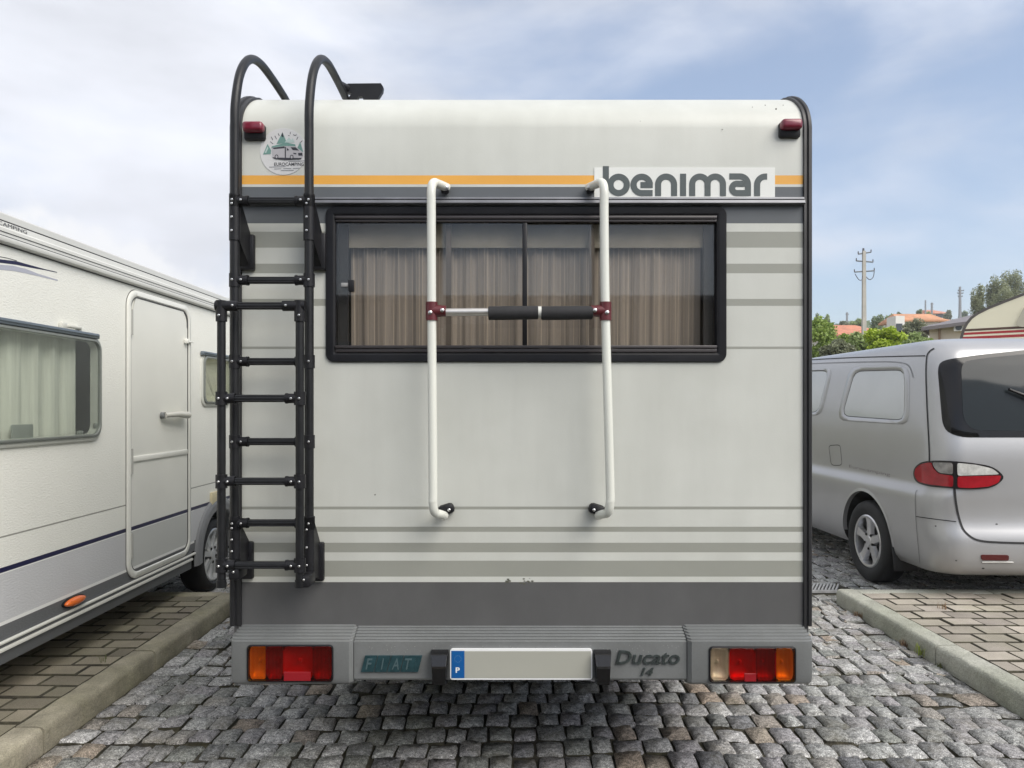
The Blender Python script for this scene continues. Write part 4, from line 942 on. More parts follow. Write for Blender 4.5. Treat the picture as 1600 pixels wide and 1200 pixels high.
mb = MB(); h0, h1 = Lp(250, 649), Lp(284, 649); mb.tube([C(h0[0], h0[1], .010), C(h0[0], h0[1], .035)], .022, 14, 1); mb.tube([C(h0[0], h0[1], .036), C((h0[0] + h1[0]) / 2, h0[1] + .006, .05), C(h1[0], h1[1] + .002, .045)], [.016, .020, .026], 12, 0); mb.build('door_handle', [M('handle plastic', (.55, .54, .48), .35), grey_seal], door)
for py, hz in ((505, .1), (720, .1), (850, .09)):
    y_, z_ = Lp(210, py); m = MB(); m.tube([C(D[0] + .045, z_ - .08, .012), C(D[0] + .045, z_ + .08, .012)], .010, 10); m.build('hinge', M('hinge grey', (.36, .36, .34), .4), door)
mb = MB(); c = Lp(287, 533); mb.box(C(c[0], c[1], .022), (.03, .03, .035), 0, .007); mb.box(C(c[0] + .06, c[1] - .002, .024), (.014, .08, .012), 0, .004); mb.build('door_catch', smooth_white, door)
# lower trims, skirt, marker, plate
run_along([(0, .395), (.016, .395), (.018, .388), (.016, .381), (0, .381)], 1.1, 5.55, 'trim_rail', smooth_white)
run_along([(0, .362), (.016, .362), (.018, .354), (.016, .346), (0, .346)], 1.1, 5.50, 'trim_rail', smooth_white)
run_along([(-.02, .405), (.006, .405), (.006, .398), (.004, .285), (-.004, .28), (-.02, .28)], 1.1, 5.5, 'skirt', M('skirt grey', (.10, .105, .11), .45, var=.06, vs=3))
mb = MB(); c0, c1 = Lp(98, 945), Lp(127, 945); yc_ = (c0[0] + c1[0]) / 2; zc_ = .436
mb.prism([(yc_ + .098 * math.cos(t), zc_ + .027 * math.sin(t)) for t in [2 * PI * i / 24 for i in range(24)]], C, 0, .012); lampb = mb.build('side_marker', black_plastic, wm, False)
mb = MB(); mb.loops([[C(yc_ + .09 * s * math.cos(t), zc_ + .022 * s * math.sin(t), d) for t in [2 * PI * i / 24 for i in range(24)]] for s, d in ((1, .011), (1, .022), (.9, .031), (.6, .037), (.1, .039))], 0, (False, True)); mb.build('lens', M('orange lens', (.75, .15, .015), .12, coat=.6, bump=.4, bs=60, bdist=.004, bstretch=(1, 8, 1)), lampb)
mb = MB(); c = Lp(333, 779); mb.box(C(c[0], c[1], .01), (.02, .13, .11), 0, .004); mb.build('side_plate', M('cream plate', (.62, .55, .36), .5), wm)
# wheel and fender
YW = 6.0
wheel(wm, (XL - .11, YW, .29), .29, .19, 1, .205, 8, hub_plastic, .055)
mb = MB(); R1, R0 = .43, .33
ring = lambda r, d: [C(YW + r * math.cos(t), .33 + r * .98 * math.sin(t), d) for t in [math.radians(-6 + 192 * i / 30) for i in range(31)]]
rs = [ring(.335, -.2), ring(.335, .012), ring(.345, .024), ring(.40, .026), ring(R1, .016), ring(R1 + .015, .001)]
for i in range(5): mb.add(rs[i] + rs[i + 1], [(j, j + 1, 31 + j + 1, 31 + j) for j in range(30)])
mb.build('wheel_fender', M('fender grey', (.20, .205, .215), .42, var=.06), wm, ang=40)
mb = MB(); tt = [math.radians(-10 + 200 * i / 24) for i in range(25)]
mb.add([C(YW + .338 * math.cos(t), .33 + .334 * math.sin(t), .004) for t in tt] + [C(YW + .338 * math.cos(t), .33 + .334 * math.sin(t), -.3) for t in tt], [(i, i + 1, 26 + i, 25 + i) for i in range(24)])
mb.face([(YW + .338 * math.cos(t), .33 + .334 * math.sin(t)) for t in tt], C, -.3)
mb.build('wheel_well', M('wheel well black', (.006, .006, .006), .9), wm, False)
wheel(wm, (XL - .14, 2.05, .39), .29, .19, 1, .205, 8, hub_plastic, .055)


# ------------------------------------------------------------------ silver van on the right
VX, VY, VYAW = 3.955, 5.22, math.radians(1.5)
van = empty('van', (VX, VY, 0), VYAW, local=True); tag(van, 'silver panel van parked on the right with red and clear tail lamp', 'van')
def interp(tab, z):
    if z <= tab[0][0]: return tab[0][1]
    for i in range(len(tab) - 1):
        (a, va), (b, vb) = tab[i], tab[i + 1]
        if z <= b:
            m0 = (vb - tab[i - 1][1]) / (b - tab[i - 1][0]) if i > 0 else (vb - va) / (b - a)
            m1 = (tab[i + 2][1] - va) / (tab[i + 2][0] - a) if i + 2 < len(tab) else (vb - va) / (b - a)
            sl_ = (vb - va) / (b - a)
            lim = lambda m: 0 if m * sl_ <= 0 else (max(-3 * abs(sl_), min(3 * abs(sl_), m)))
            m0, m1 = lim(m0), lim(m1); t = (z - a) / (b - a); h = b - a
            return va * (2 * t ** 3 - 3 * t ** 2 + 1) + h * m0 * (t ** 3 - 2 * t ** 2 + t) + vb * (-2 * t ** 3 + 3 * t ** 2) + h * m1 * (t ** 3 - t ** 2)
    return tab[-1][1]
HW = [(.27, .84), (.33, .88), (.45, .905), (.60, .915), (.78, .922), (.845, .915), (.90, .886), (.96, .882), (1.1, .886), (1.25, .884), (1.34, .878), (1.5, .855), (1.7, .818), (1.80, .792), (1.86, .762), (1.90, .725), (1.925, .66), (1.94, .55)]
YR = [(.27, .15), (.31, .08), (.38, .045), (.46, .034), (.52, .036), (.58, .048), (.64, .066), (.70, .076), (.75, .078), (.9, .075), (1.15, .08), (1.25, .095), (1.5, .15), (1.7, .205), (1.78, .235), (1.84, .275), (1.885, .34), (1.92, .45), (1.94, .6)]
YFt = [(.27, 4.85), (.5, 4.95), (.8, 4.9), (1.0, 4.75), (1.12, 4.5), (1.5, 3.95), (1.8, 3.5), (1.9, 3.2), (1.94, 2.9)]
_hi = lambda z: z if z <= 1.34 else 1.34 + (z - 1.34) * 1.15
HW, YR, YFt = [[(_hi(z), v) for z, v in t] for t in (HW, YR, YFt)]
RC = .20
def vsurf(u, z):
    """u < 0: left side, metres ahead of the rear corner; then round the corner; then across the rear"""
    hw, yr = interp(HW, z), interp(YR, z); q = RC * PI / 2
    if u < 0: return Vector((-hw, yr + RC - u, z))
    if u < q:
        t = u / RC; return Vector((-hw + RC - RC * math.cos(t), yr + RC - RC * math.sin(t), z))
    x = -hw + RC + (u - q); k = x / (hw - RC)
    return Vector((x, yr - .035 * (1 - k * k) + 0, z))
def vnorm(u, z):
    e = .004; a = vsurf(u + e, z) - vsurf(u - e, z); b = vsurf(u, z + e) - vsurf(u, z - e); n_ = b.cross(a); n_.normalize()
    c = vsurf(u, z) - Vector((0, 2.4, 1.0))
    return n_ if n_.dot(c) > 0 else -n_
def voff(u, z, d): return vsurf(u, z) + vnorm(u, z) * d
VMAT = Matrix.Translation((VX, VY, 0)) @ Matrix.Rotation(VYAW, 4, 'Z')
def vproj(u, z):
    p = VMAT @ vsurf(u, z); return 800 + F * p.x / p.y, 634 - F * (p.z - HC) / p.y
_grid = [(u, z, *vproj(u, z)) for u in [-2.6 + .05 * i for i in range(78)] for z in [.28 + .05 * j for j in range(36)]]
def vpx(px, py):
    u, z = min(_grid, key=lambda g: (g[2] - px) ** 2 + (g[3] - py) ** 2)[:2]; st = .03
    for _ in range(40):
        best = None
        for du in (-st, 0, st):
            for dz in (-st, 0, st):
                zz = min(max(z + dz, .275), 2.025); a, b = vproj(u + du, zz); e = (a - px) ** 2 + (b - py) ** 2
                if best is None or e < best[0]: best = (e, u + du, zz)
        if (best[1], best[2]) == (u, z): st *= .6
        u, z = best[1], best[2]
    return (u, z)
silver = M('silver car paint', (0.43, 0.432, 0.442), 0.34, metal=0.45, var=0.03, vs=2, coat=0.25, tint=(.37, .365, .36), tamt=.35, ts=1.2)
silver_dirty = M('silver bumper paint', (0.40, 0.40, 0.385), 0.42, metal=0.35, var=0.08, vs=4, coat=0.2, tint=(.27, .265, .235), tamt=.5, ts=2.5)
seam_mat = M('panel gap', (.012, .012, .013), .7)
# body
zs_ = [.27, .29, .31, .34, .38, .42, .46, .5, .54, .565, .59, .61, .63, .67, .72, .78, .81, .83, .845, .86, .88, .90, .93, .96, 1.02, 1.1, 1.18, 1.25, 1.30, 1.34, 1.4, 1.46, 1.5, 1.56, 1.62, 1.66, 1.7, 1.74, 1.78, 1.80, 1.82, 1.84, 1.86, 1.88, 1.90, 1.915, 1.925, 1.933, 1.94]
zs_ = [_hi(z) for z in zs_]
rings = []
for z in zs_:
    hw, yr, yf = interp(HW, z), interp(YR, z), interp(YFt, z); half = []
    q = RC * PI / 2
    for i in range(9): k = i / 9; half.append(Vector((-(hw - .25) * k, yf - .10 * k * k, z)))
    for i in range(6): t = PI / 2 * i / 6; half.append(Vector((-(hw - .25) - .25 * math.sin(t), yf - .35 + .25 * math.cos(t), z)))
    ul = -(yf - .35 - (yr + RC))
    for i in range(34): half.append(vsurf(ul * (1 - i / 34), z))
    for i in range(9): half.append(vsurf(q * i / 9, z))
    for i in range(11): half.append(vsurf(q + (hw - RC) * i / 10, z))
    ring = half + [Vector((-p.x, p.y, p.z)) for p in half[-2:0:-1]]
    rings.append(ring)
mb = MB(); mb.loops(rings, 0, (True, False))
top = rings[-1]; c_ = sum(top, Vector()) / len(top)
mb.loops([top, [c_ + (p - c_) * .7 + Vector((0, 0, .014)) for p in top], [c_ + (p - c_) * .3 + Vector((0, 0, .02)) for p in top]], 0, (False, True))
me = mb.mesh('van_body'); bm = bmesh.new(); bm.from_mesh(me); bmesh.ops.remove_doubles(bm, verts=bm.verts, dist=.0002); bmesh.ops.recalc_face_normals(bm, faces=bm.faces); bm.to_mesh(me); bm.free()
YWR, YWF, ZW, RA = 1.09, 3.95, .36, .415
me.materials.append(silver); me.materials.append(under_dark)
tmp = bpy.data.objects.new('tmp', me); COL.objects.link(tmp); cutters = []
for yy in (YWR, YWF):
    for sd in (-1, 1):
        m = MB(); m.lathe([(0.0005, -.2), (RA, -.2), (RA, .2), (0.0005, .2)], (sd * .86, yy, ZW), (1, 0, 0), 40, 0); cm = m.mesh('cut')
        bm = bmesh.new(); bm.from_mesh(cm); bmesh.ops.remove_doubles(bm, verts=bm.verts, dist=.002); bmesh.ops.recalc_face_normals(bm, faces=bm.faces); bm.to_mesh(cm); bm.free()
        cm.materials.append(under_dark); co = bpy.data.objects.new('cut', cm); COL.objects.link(co); cutters.append(co)
        md = tmp.modifiers.new('b', 'BOOLEAN'); md.operation = 'DIFFERENCE'; md.object = co; md.solver = 'EXACT'
        md.material_mode = 'TRANSFER'
bpy.context.view_layer.update(); dg = bpy.context.evaluated_depsgraph_get()
me2 = bpy.data.meshes.new_from_object(tmp.evaluated_get(dg))
bpy.data.objects.remove(tmp)
for co in cutters: bpy.data.objects.remove(co)
vb_ = link('van_body', me2, van, None, True, 28)
if len(me2.materials) == 0: me2.materials.append(silver)

def vpatch(mb, outline, d, mi=0, rings_n=6, edge=None, inner=None):
    """a patch lying d above the body; outline in (u, z); edge = depth of its rim; inner = scale of hole"""
    n = len(outline); cu_, cz_ = sum(p[0] for p in outline) / n, sum(p[1] for p in outline) / n; rs = []
    if edge is not None: rs.append([voff(u, z, edge) for u, z in outline])
    lo = inner or 0.0
    for i in range(rings_n + 1):
        k = 1 - (1 - lo) * i / rings_n
        if i == 0 and edge is not None: k = 1 - .012
        if k == 0: k = .001
        rs.append([voff(cu_ + (u - cu_) * k, cz_ + (z - cz_) * k, d) for u, z in outline])
    if inner: rs.append([voff(cu_ + (u - cu_) * inner, cz_ + (z - cz_) * inner, -.002) for u, z in outline])
    mb.loops(rs, mi, (False, not inner)); return mb
def vring(mb, o_out, o_in, d, mi=0):
    mb.loops([[voff(*p, -.001) for p in o_out], [voff(p[0] * .85 + q[0] * .15, p[1] * .85 + q[1] * .15, d) for p, q in zip(o_out, o_in)], [voff(p[0] * .2 + q[0] * .8, p[1] * .2 + q[1] * .8, d) for p, q in zip(o_out, o_in)], [voff(*p, -.001) for p in o_in]], mi)
def smooth_closed(pts, n=5):
    P = [Vector(p) for p in pts]; K = len(P); o = []
    for i in range(K):
        p0, p1, p2, p3 = P[i - 1], P[i], P[(i + 1) % K], P[(i + 2) % K]
        for k in range(n):
            t = k / n; v = .5 * ((2 * p1) + (-p0 + p2) * t + (2 * p0 - 5 * p1 + 4 * p2 - p3) * t * t + (-p0 + 3 * p1 - 3 * p2 + p3) * t ** 3); o.append((v.x, v.y))
    return o
def rpoly(corners, r, n=5):
    """round the corners of a pixel polygon"""
    o = []; K = len(corners)
    for i in range(K):
        p, a, b = Vector(corners[i]), Vector(corners[i - 1]), Vector(corners[(i + 1) % K])
        da, db = (a - p), (b - p); ra = min(r, da.length * .45); rb = min(r, db.length * .45); s0, s1 = p + da.normalized() * ra, p + db.normalized() * rb
        for k in range(n + 1): t = k / n; q = s0 * (1 - t) ** 2 + p * 2 * t * (1 - t) + s1 * t * t; o.append((q.x, q.y))
    return o
def dens(pts, n=4):
    o = []
    for i in range(len(pts)):
        a, b = Vector(pts[i]), Vector(pts[(i + 1) % len(pts)])
        k = max(1, min(n, int((b - a).length / 6)))
        for j in range(k): q = a.lerp(b, j / k); o.append((q.x, q.y))
    return o
V = lambda pts: [vpx(*p) for p in pts]
def vseam(path_px, wd, name, mat=seam_mat, d=.0032, n=12):
    P = smoothpath([Vector((x, y, 0)) for x, y in path_px], n); uz = [vpx(p.x, p.y) for p in P]
    m = MB(); m.strokes(uz, wd, lambda u, z, dd: voff(u, z, dd), d); return m.build(name, mat, van, False, fix=False)
# blind side panels with raised surrounds
for corners, inn in (([(1308, 657), (1329, 573), (1412, 571), (1421, 580), (1420, 664)], [(1316, 650), (1336, 580), (1408, 578), (1414, 585), (1413, 657)]), ([(1236, 645), (1240, 576), (1296, 574), (1300, 580), (1283, 651)], [(1240, 640), (1244, 581), (1291, 579), (1294, 585), (1278, 646)])):
    oo, ii = V(dens(rpoly(corners, 14, 5), 5)), V(dens(rpoly(inn, 12, 5), 5))
    # same number of points on both loops
    n_ = 48
    def resample(P, n):
        P = [Vector(p) for p in P]; L_ = [0]
        for i in range(len(P)): L_.append(L_[-1] + (P[(i + 1) % len(P)] - P[i]).length)
        o = []
        for k in range(n):
            t = L_[-1] * k / n; i = max(j for j in range(len(L_)) if L_[j] <= t); i = min(i, len(P) - 1); a, b = P[i], P[(i + 1) % len(P)]; f = (t - L_[i]) / max(1e-6, L_[i + 1] - L_[i]); q = a.lerp(b, f); o.append((q.x, q.y))
        return o
    oo, ii = resample(oo, n_), resample(ii, n_)
    m = MB(); vring(m, oo, ii, .011); sp = m.build('side_panel', silver, van, True, 60)
    m = MB(); m.strokes(ii, .008, lambda u, z, d: voff(u, z, d), .0016, 0, True); m.build('panel_groove', seam_mat, sp, False, fix=False)
    m = MB(); vpatch(m, ii, .0012, rings_n=5); m.build('infill', M('van infill panel', (.44, .455, .455), .22, metal=.3, coat=.5, var=.05, vs=2), sp, True, 60)
vseam([(1240, 569.5), (1300, 567), (1360, 565.5), (1402, 566), (1420, 572), (1427, 590)], .009, 'pressing_line', M('shallow pressing', (.20, .20, .205), .4, metal=.4))
vseam([(1240, 563.5), (1330, 559), (1400, 557), (1446, 556)], .008, 'roof_channel')
vseam([(1460, 544.5), (1453, 549), (1448.5, 557), (1447, 580), (1448, 620), (1450, 660), (1452, 700), (1452.5, 722)], .010, 'tailgate_seam')
vseam([(1491, 762), (1493.5, 785), (1498, 808), (1505, 827), (1517, 839), (1532, 845), (1560, 847.5), (1610, 849)], .014, 'tailgate_seam')
vseam([(1432, 807), (1460, 811), (1494, 815)], .006, 'bumper_seam'); vseam([(1434, 766), (1431, 772), (1431, 800), (1434, 840), (1438, 880)], .004, 'bumper_seam')
# fuel flap
fl = V(dens(rpoly([(1295, 696), (1313, 695), (1316, 727), (1299, 727)], 5, 4), 2)); m = MB(); m.strokes(fl, .006, lambda u, z, d: voff(u, z, d), .0014, 0, True); m.build('fuel_flap', seam_mat, van, False, fix=False)
# tail window
glass_dark = M('dark tailgate glass', (.022, .027, .030), .05, spec=.18); win_black = M('window black band', (.008, .008, .009), .15, spec=.35)
tw = V(dens(rpoly([(1464, 572), (1474, 562), (1530, 554), (1620, 545), (1780, 548), (1775, 690), (1620, 684), (1500, 684), (1473, 672)], 18, 5), 6))
m = MB(); vpatch(m, tw, .005, rings_n=8, edge=-.002); twin = m.build('tail_window', win_black, van, True, 60)
ti = V(dens(rpoly([(1501, 566), (1530, 561), (1620, 552), (1770, 556), (1765, 682), (1620, 674), (1518, 672), (1504, 655)], 16, 5), 6))
m = MB(); vpatch(m, ti, .0065, rings_n=8); m.build('glass', glass_dark, twin, True, 60)
m = MB(); a, b, c = voff(*vpx(1575, 611), .03), voff(*vpx(1620, 629), .035), voff(*vpx(1700, 665), .03); m.tube([a, b, c], [.009, .017, .02], 8); m.tube([a + Vector((-.012, 0, .005)), a + Vector((.006, 0, -.002))], .011, 8); m.build('wiper', black_plastic, van)
# tail lamp
tl = V(smooth_closed([(1429, 743), (1431, 731), (1442, 722), (1462, 719.5), (1492, 720.5), (1525, 724), (1551, 730), (1567, 744), (1560, 755), (1545, 762), (1515, 764.5), (1485, 763), (1452, 760), (1435, 754)], 4))
m = MB(); vpatch(m, tl, .012, rings_n=8, edge=-.003); tlo = m.build('tail_lamp', M('lamp seal', (.01, .008, .009), .3), van, True, 50)
van_red = M('van red lens', (.30, .008, .016), .15, coat=.25, var=.3, vs=10); van_clear = M('van clear lens', (.50, .50, .48), .12, coat=.8, var=.3, vs=22, bump=.4, bs=60, bdist=.004, bstretch=(5, 5, .2))
def lampseg(pts, mat, nm, d):
    m = MB(); vpatch(m, V(dens(rpoly(pts, 4, 3), 4)), d, rings_n=6, edge=.010); m.build(nm, mat, tlo, True, 50)
lampseg([(1431.5, 742), (1434, 731), (1444, 724), (1457, 722), (1460, 731), (1468, 740), (1489.5, 743), (1489.5, 761), (1455, 757.5), (1438, 753)], van_red, 'red_lens', .019)
lampseg([(1458.5, 722), (1488.5, 723), (1489, 741), (1469, 738.5), (1462, 731)], M('smoked clear lens', (.22, .21, .20), .12, coat=.8, var=.4, vs=22, bump=.4, bs=60, bdist=.004, bstretch=(5, 5, .2)), 'clear_lens', .019)
lampseg([(1494.5, 723), (1524, 726), (1549, 732), (1560, 741), (1495, 743.2)], van_clear, 'clear_lens', .019)
lampseg([(1495, 744), (1563, 742.5), (1558, 754), (1543, 760), (1515, 762.4), (1495, 761.6)], van_red, 'red_lens', .019)
# the same lamp mirrored on the far corner
def mirrored(o, par):
    me = o.data.copy(); me.transform(Matrix.Scale(-1, 4, (1, 0, 0))); me.flip_normals()
    c = bpy.data.objects.new(o.name.split('.')[0], me); COL.objects.link(c); c.parent = par; c.location = (-o.location.x, o.location.y, o.location.z); return c
tl2 = mirrored(tlo, van)
for ch in list(tlo.children): mirrored(ch, tl2)
# reflector, dents
rf = V(dens(rpoly([(1532, 866.5), (1576, 867), (1576, 875.5), (1533, 875)], 3, 3), 3)); m = MB(); vpatch(m, rf, .006, rings_n=3, edge=-.002); m.build('reflector', M('dull red reflector', (.09, .012, .012), .3), van, True, 40)
m = MB(); m.tube([voff(*vpx(p, 878 + abs(p - 1555) * .02), .002) for p in (1534, 1545, 1560, 1572, 1583)], .006, 8); m.build('bumper_lip', silver_dirty, van)
m = MB()
for i, (px, py, a, b) in enumerate(((1557, 819, 2.2, 1.2), (1462, 822, 1.6, 1.0), (1536, 888, 2.4, 1.2), (1494, 876, 1.8, .8))):
    m.add([voff(*vpx(px + a * math.cos(t), py + b * math.sin(t)), .0014) for t in (0, 1, 2, 3.2, 4.3, 5.3)], [(0, 1, 2, 3, 4, 5)])
tag(m.build('paint_chips', M('paint chip', (.05, .05, .05), .7), van, False, fix=False), kind='stuff')
# faded lettering on the flank (only ghosts of letters are left)
u0, z0 = vpx(1327, 729.0); u1, z1 = vpx(1391, 742.5)
text_part('lettering', 'Eurocamping', u0, u1, 0, 1, lambda a, b, d: voff(a, (z0 + (z1 - z0) * (a - u0) / (u1 - u0)) - .018 + .036 * b, d), .0012, M('faded lettering', (.20, .18, .19), .4), van)
# sills, bumper underside, mud flap, floor
for sd in (-1, 1):
    wheel(van, (sd * .805, YWR, .345), .345, .20, sd, .215, 5, alloy, .085); wheel(van, (sd * .805, YWF, .345), .345, .20, sd, .215, 5, alloy, .085)
    m = MB(); m.box((sd * .80, YWR - .40, .33), (.19, .018, .30), 0, .006, Matrix.Rotation(-.18, 3, 'X')); m.build('mud_flap', black_rubber, van)
m = MB(); m.box((0, 2.5, .30), (1.55, 4.3, .1)); m.box((.3, .55, .28), (.45, .5, .14), 0, .04); m.build('chassis', under_dark, van, False)
m = MB(); vs = []
pts = [math.radians(2 + 176 * i / 28) for i in range(29)]
rr0 = [voff(-(YWR + RA * math.cos(t) - 0) + .0, 0, 0) if False else None for t in pts]
def archpt(r, t, d):
    y, z = YWR + r * math.cos(t), ZW + r * math.sin(t); z = max(z, .28); hw = interp(HW, z); return Vector((-hw - d, y, z))
A1, A2, A3 = [archpt(RA - .006, t, -.03) for t in pts], [archpt(RA - .004, t, .006) for t in pts], [archpt(RA + .022, t, .001) for t in pts]
for p, q in ((A1, A2), (A2, A3)): m.add(p + q, [(i, i + 1, 29 + i + 1, 29 + i) for i in range(28)])
m.build('arch_lip', silver, van, True, 50)

def facing(px0, Y_, deg):
    a = math.radians(deg); P0 = A(px0, 634, Y_); cs, sn = math.cos(a), math.sin(a)
    def inv(px, py):
        r = (px - 800) / F; q = (r * P0.y - P0.x) / (cs + r * sn); y_ = P0.y - q * sn; return (q, HC - (py - 634) * y_ / F)
    def pt(q, z, d): return Vector((P0.x + q * cs + d * sn, P0.y - q * sn + d * cs, z))
    return inv, pt
# ------------------------------------------------------------------ cream caravan behind the van
cp, X = facing(1500, 9.0, 36)
cv = empty('caravan', X(2.4, 0, 1.1)); tag(cv, 'cream caravan with red stripes and sloping rounded front behind the silver van', 'caravan')
prof = [cp(1496, 566), cp(1499, 545), cp(1502, 528), cp(1506, 514), cp(1511, 505), cp(1518, 496.5), cp(1528, 489.5), cp(1545, 481), cp(1570, 471), cp(1604, 458), cp(1640, 446)]
x_end = 4.9
full = prof + [(1.9, 3.05), (3.4, 3.08), (4.5, 2.9), (x_end, 2.4), (x_end, .45), (.12, .45), (-.01, .9)]
mb = MB(); mb.prism(full, X, 0, 2.2); mb.build('caravan_body', M('cream gelcoat', (.85, .80, .60), .4, var=.04, vs=1.5), cv, True, 20)
mb = MB(); mb.strokes(full, .03, X, -.004, 0, True); mb.build('edge_moulding', M('caravan moulding', (.10, .09, .08), .5), cv, False, fix=False)
def cstripe(py0, py1, col, nm):
    m = MB(); a, b = cp(1498 + (566 - py0) * .11, py0), cp(1498 + (566 - py1) * .11, py1)
    m.face([b, (x_end - .05, b[1]), (x_end - .05, a[1]), a], X, -.002); m.build(nm, col, cv, False, fix=False)
redp = M('red print', (.42, .035, .04), .4); brownp = M('brown print', (.10, .055, .04), .45)
cstripe(514.5, 518, brownp, 'dark_stripe'); cstripe(520, 523.5, redp, 'red_stripe'); cstripe(526.5, 530.5, redp, 'red_stripe')
mb = MB(); mb.prism(rpoly([cp(1584, 511), cp(1603, 474), cp(1700, 446), cp(1700, 511)], .08), X, -.02, .01); mb.build('window', M('caravan window', (.5, .47, .36), .15, coat=.5), cv, False)
for q_ in (2.2, 3.0):
    m = MB(); m.lathe([(.12, -.08), (.3, -.08), (.3, .08), (.12, .08), (.001, .06)], X(q_, .3, .1), X(0, 0, 0) - X(0, 0, 1), 24); m.build('wheel', tyre_mat, cv)
m = MB(); m.tube([X(.2, .42, 1.1), X(-.9, .42, 1.1)], .04); m.tube([X(-.8, .42, 1.1), X(-.8, 0, 1.1)], .03); m.build('tow_bar', under_dark, cv, False)

# ------------------------------------------------------------------ things on the hillside
def wall_box(mb, x0, x1, y0, y1, z0, z1, mi=0): mb.box(((x0 + x1) / 2, (y0 + y1) / 2, (z0 + z1) / 2), (x1 - x0, y1 - y0, z1 - z0), mi)
tile = M('orange roof tiles', (.50, .20, .12), .8, var=.25, vs=1.2, fine=.2, fs=8); tile_pale = M('pale orange roof tiles', (.50, .25, .14), .8, var=.25, vs=1.2)
render_white = M('white render', (.74, .73, .70), .8, var=.05, vs=.6); render_beige = M('beige render', (.66, .57, .47), .85, var=.08, vs=.8); pane_dark = M('far window', (.05, .06, .07), .2)
grey_roof = M('grey sheet roof', (.19, .17, .175), .6, var=.12, vs=1)
def house(name, label, x0, x1, y0, y1, ze, zr, wallm, roofm, hip=.35, wins=()):
    zg = min(hill(x0, y0), hill(x1, y0)) - .5; h = empty(name, ((x0 + x1) / 2, (y0 + y1) / 2, zg)); tag(h, label, 'house')
    m = MB(); wall_box(m, x0, x1, y0, y1, zg, ze); m.build('wall', wallm, h, False)
    o = .4; dx = (x1 - x0) * hip; ym = (y0 + y1) / 2
    a = [Vector((x0 - o, y0 - o, ze)), Vector((x1 + o, y0 - o, ze)), Vector((x1 + o, y1 + o, ze)), Vector((x0 - o, y1 + o, ze))]; r = [Vector((x0 + dx, ym, zr)), Vector((x1 - dx, ym, zr))]
    dn = Vector((0, 0, -.15))
    m = MB(); m.add(a + r, [(0, 1, 5, 4), (1, 2, 5), (2, 3, 4, 5), (3, 0, 4)]); m.add([p + dn for p in a], [(3, 2, 1, 0)]); m.add([p for q in a for p in (q, q + dn)], [(0, 2, 3, 1), (2, 4, 5, 3), (4, 6, 7, 5), (6, 0, 1, 7)]); m.build('roof', roofm, h, False)
    for wx, wz, ww, wh in wins:
        m = MB(); m.box((wx, y0 - .02, wz), (ww, .10, wh)); w_ = m.build('window', render_white, h, False); m = MB(); m.box((wx, y0 - .06, wz), (ww * .8, .06, wh * .8)); m.build('pane', pane_dark, w_, False)
    return h
q = A(1301, 523, 70); q2 = A(1388, 523, 70)
house('house', 'low house with bright orange hipped roof behind the pole', q.x, q2.x, 70, 78, q.z, A(0, 508, 74).z, render_white, tile, .25, ((A(1357, 0, 70).x, q.z - .7, .9, .9), (A(1367, 0, 70).x, q.z - .7, .7, .9), (A(1315, 0, 70).x, q.z - .9, 1, 1.1)))
q = A(1411, 494, 62); q2 = A(1474, 494, 62)
wh = house('house', 'tall white walled house with pale orange roof among the bushes', q.x, q2.x, 62.6, 65, A(0, 499, 62).z, A(0, 491, 64).z, render_white, tile_pale, .02)
m = MB(); a = A(1399.5, 493.5, 62); b = A(1413.5, 493.5, 62); wall_box(m, a.x, b.x, 62, 63.5, hill(a.x, 62) - .4, a.z); m.build('gable_wall', render_white, wh, False)
for px, py, ww, hh in ((1405, 514, .5, .9), (1409, 526, .5, 1.0)):
    m = MB(); c = A(px, py, 61.98); m.box(c, (ww, .1, hh)); w_ = m.build('window', pane_dark, wh, False)
q = A(1440, 498, 100); q2 = A(1486, 498, 100)
house('house', 'distant house with two toned orange roof right of the white house', q.x, q2.x, 100, 108, A(0, 502, 100).z, A(0, 493, 104).z, render_beige, tile_pale, .2, ((A(1462, 0, 100).x, A(0, 505, 100).z, .8, .8),))
q = A(1456, 489.5, 170); q2 = A(1482, 489.5, 170)
house('house', 'farthest house with red roof on the ridge line', q.x, q2.x, 170, 180, q.z, A(0, 484.5, 175).z, render_beige, tile, .2, ((A(1466, 0, 170).x, A(0, 493, 170).z, 1.6, 1.3), (A(1474, 0, 170).x, A(0, 493, 170).z, 1.6, 1.3)))
# beige workshop with a grey roof
wp, WX = facing(1452, 30, 34)
ws = empty('workshop', WX(4, 0, 4)); tag(ws, 'beige building with grey sloping roof and air conditioner beside the caravan', 'building')
e0, e1 = wp(1454, 512), wp(1548, 499); zl, zh = e0[1], e1[1]
mb = MB(); mb.prism([(0, .2), (e1[0], .2), (e1[0], zh - .02), (0, zl - .05)], WX, 0, 8); mb.build('wall', render_beige, ws, False)
def ridge(px, py, d):                                   # point seen at px, py lying d metres behind the front wall
    ip, _ = facing(0, 1, 34); b = WX(0, 0, d); a_ = math.radians(34); r = (px - 800) / F; q = (r * b.y - b.x) / (math.cos(a_) + r * math.sin(a_)); y_ = b.y - q * math.sin(a_)
    return WX(q, HC - (py - 634) * y_ / F, d)
mb = MB()
tp = [WX(-.25, zl, -.4), WX(e1[0], zh, -.4), ridge(1549, 484.5, 5), ridge(1482, 501.5, 5)]
tp += [tp[2] + WX(0, -1.0, 3.3) - WX(0, 0, 0), tp[3] + WX(0, -1.0, 3.3) - WX(0, 0, 0)]
dn = Vector((0, 0, -.14))
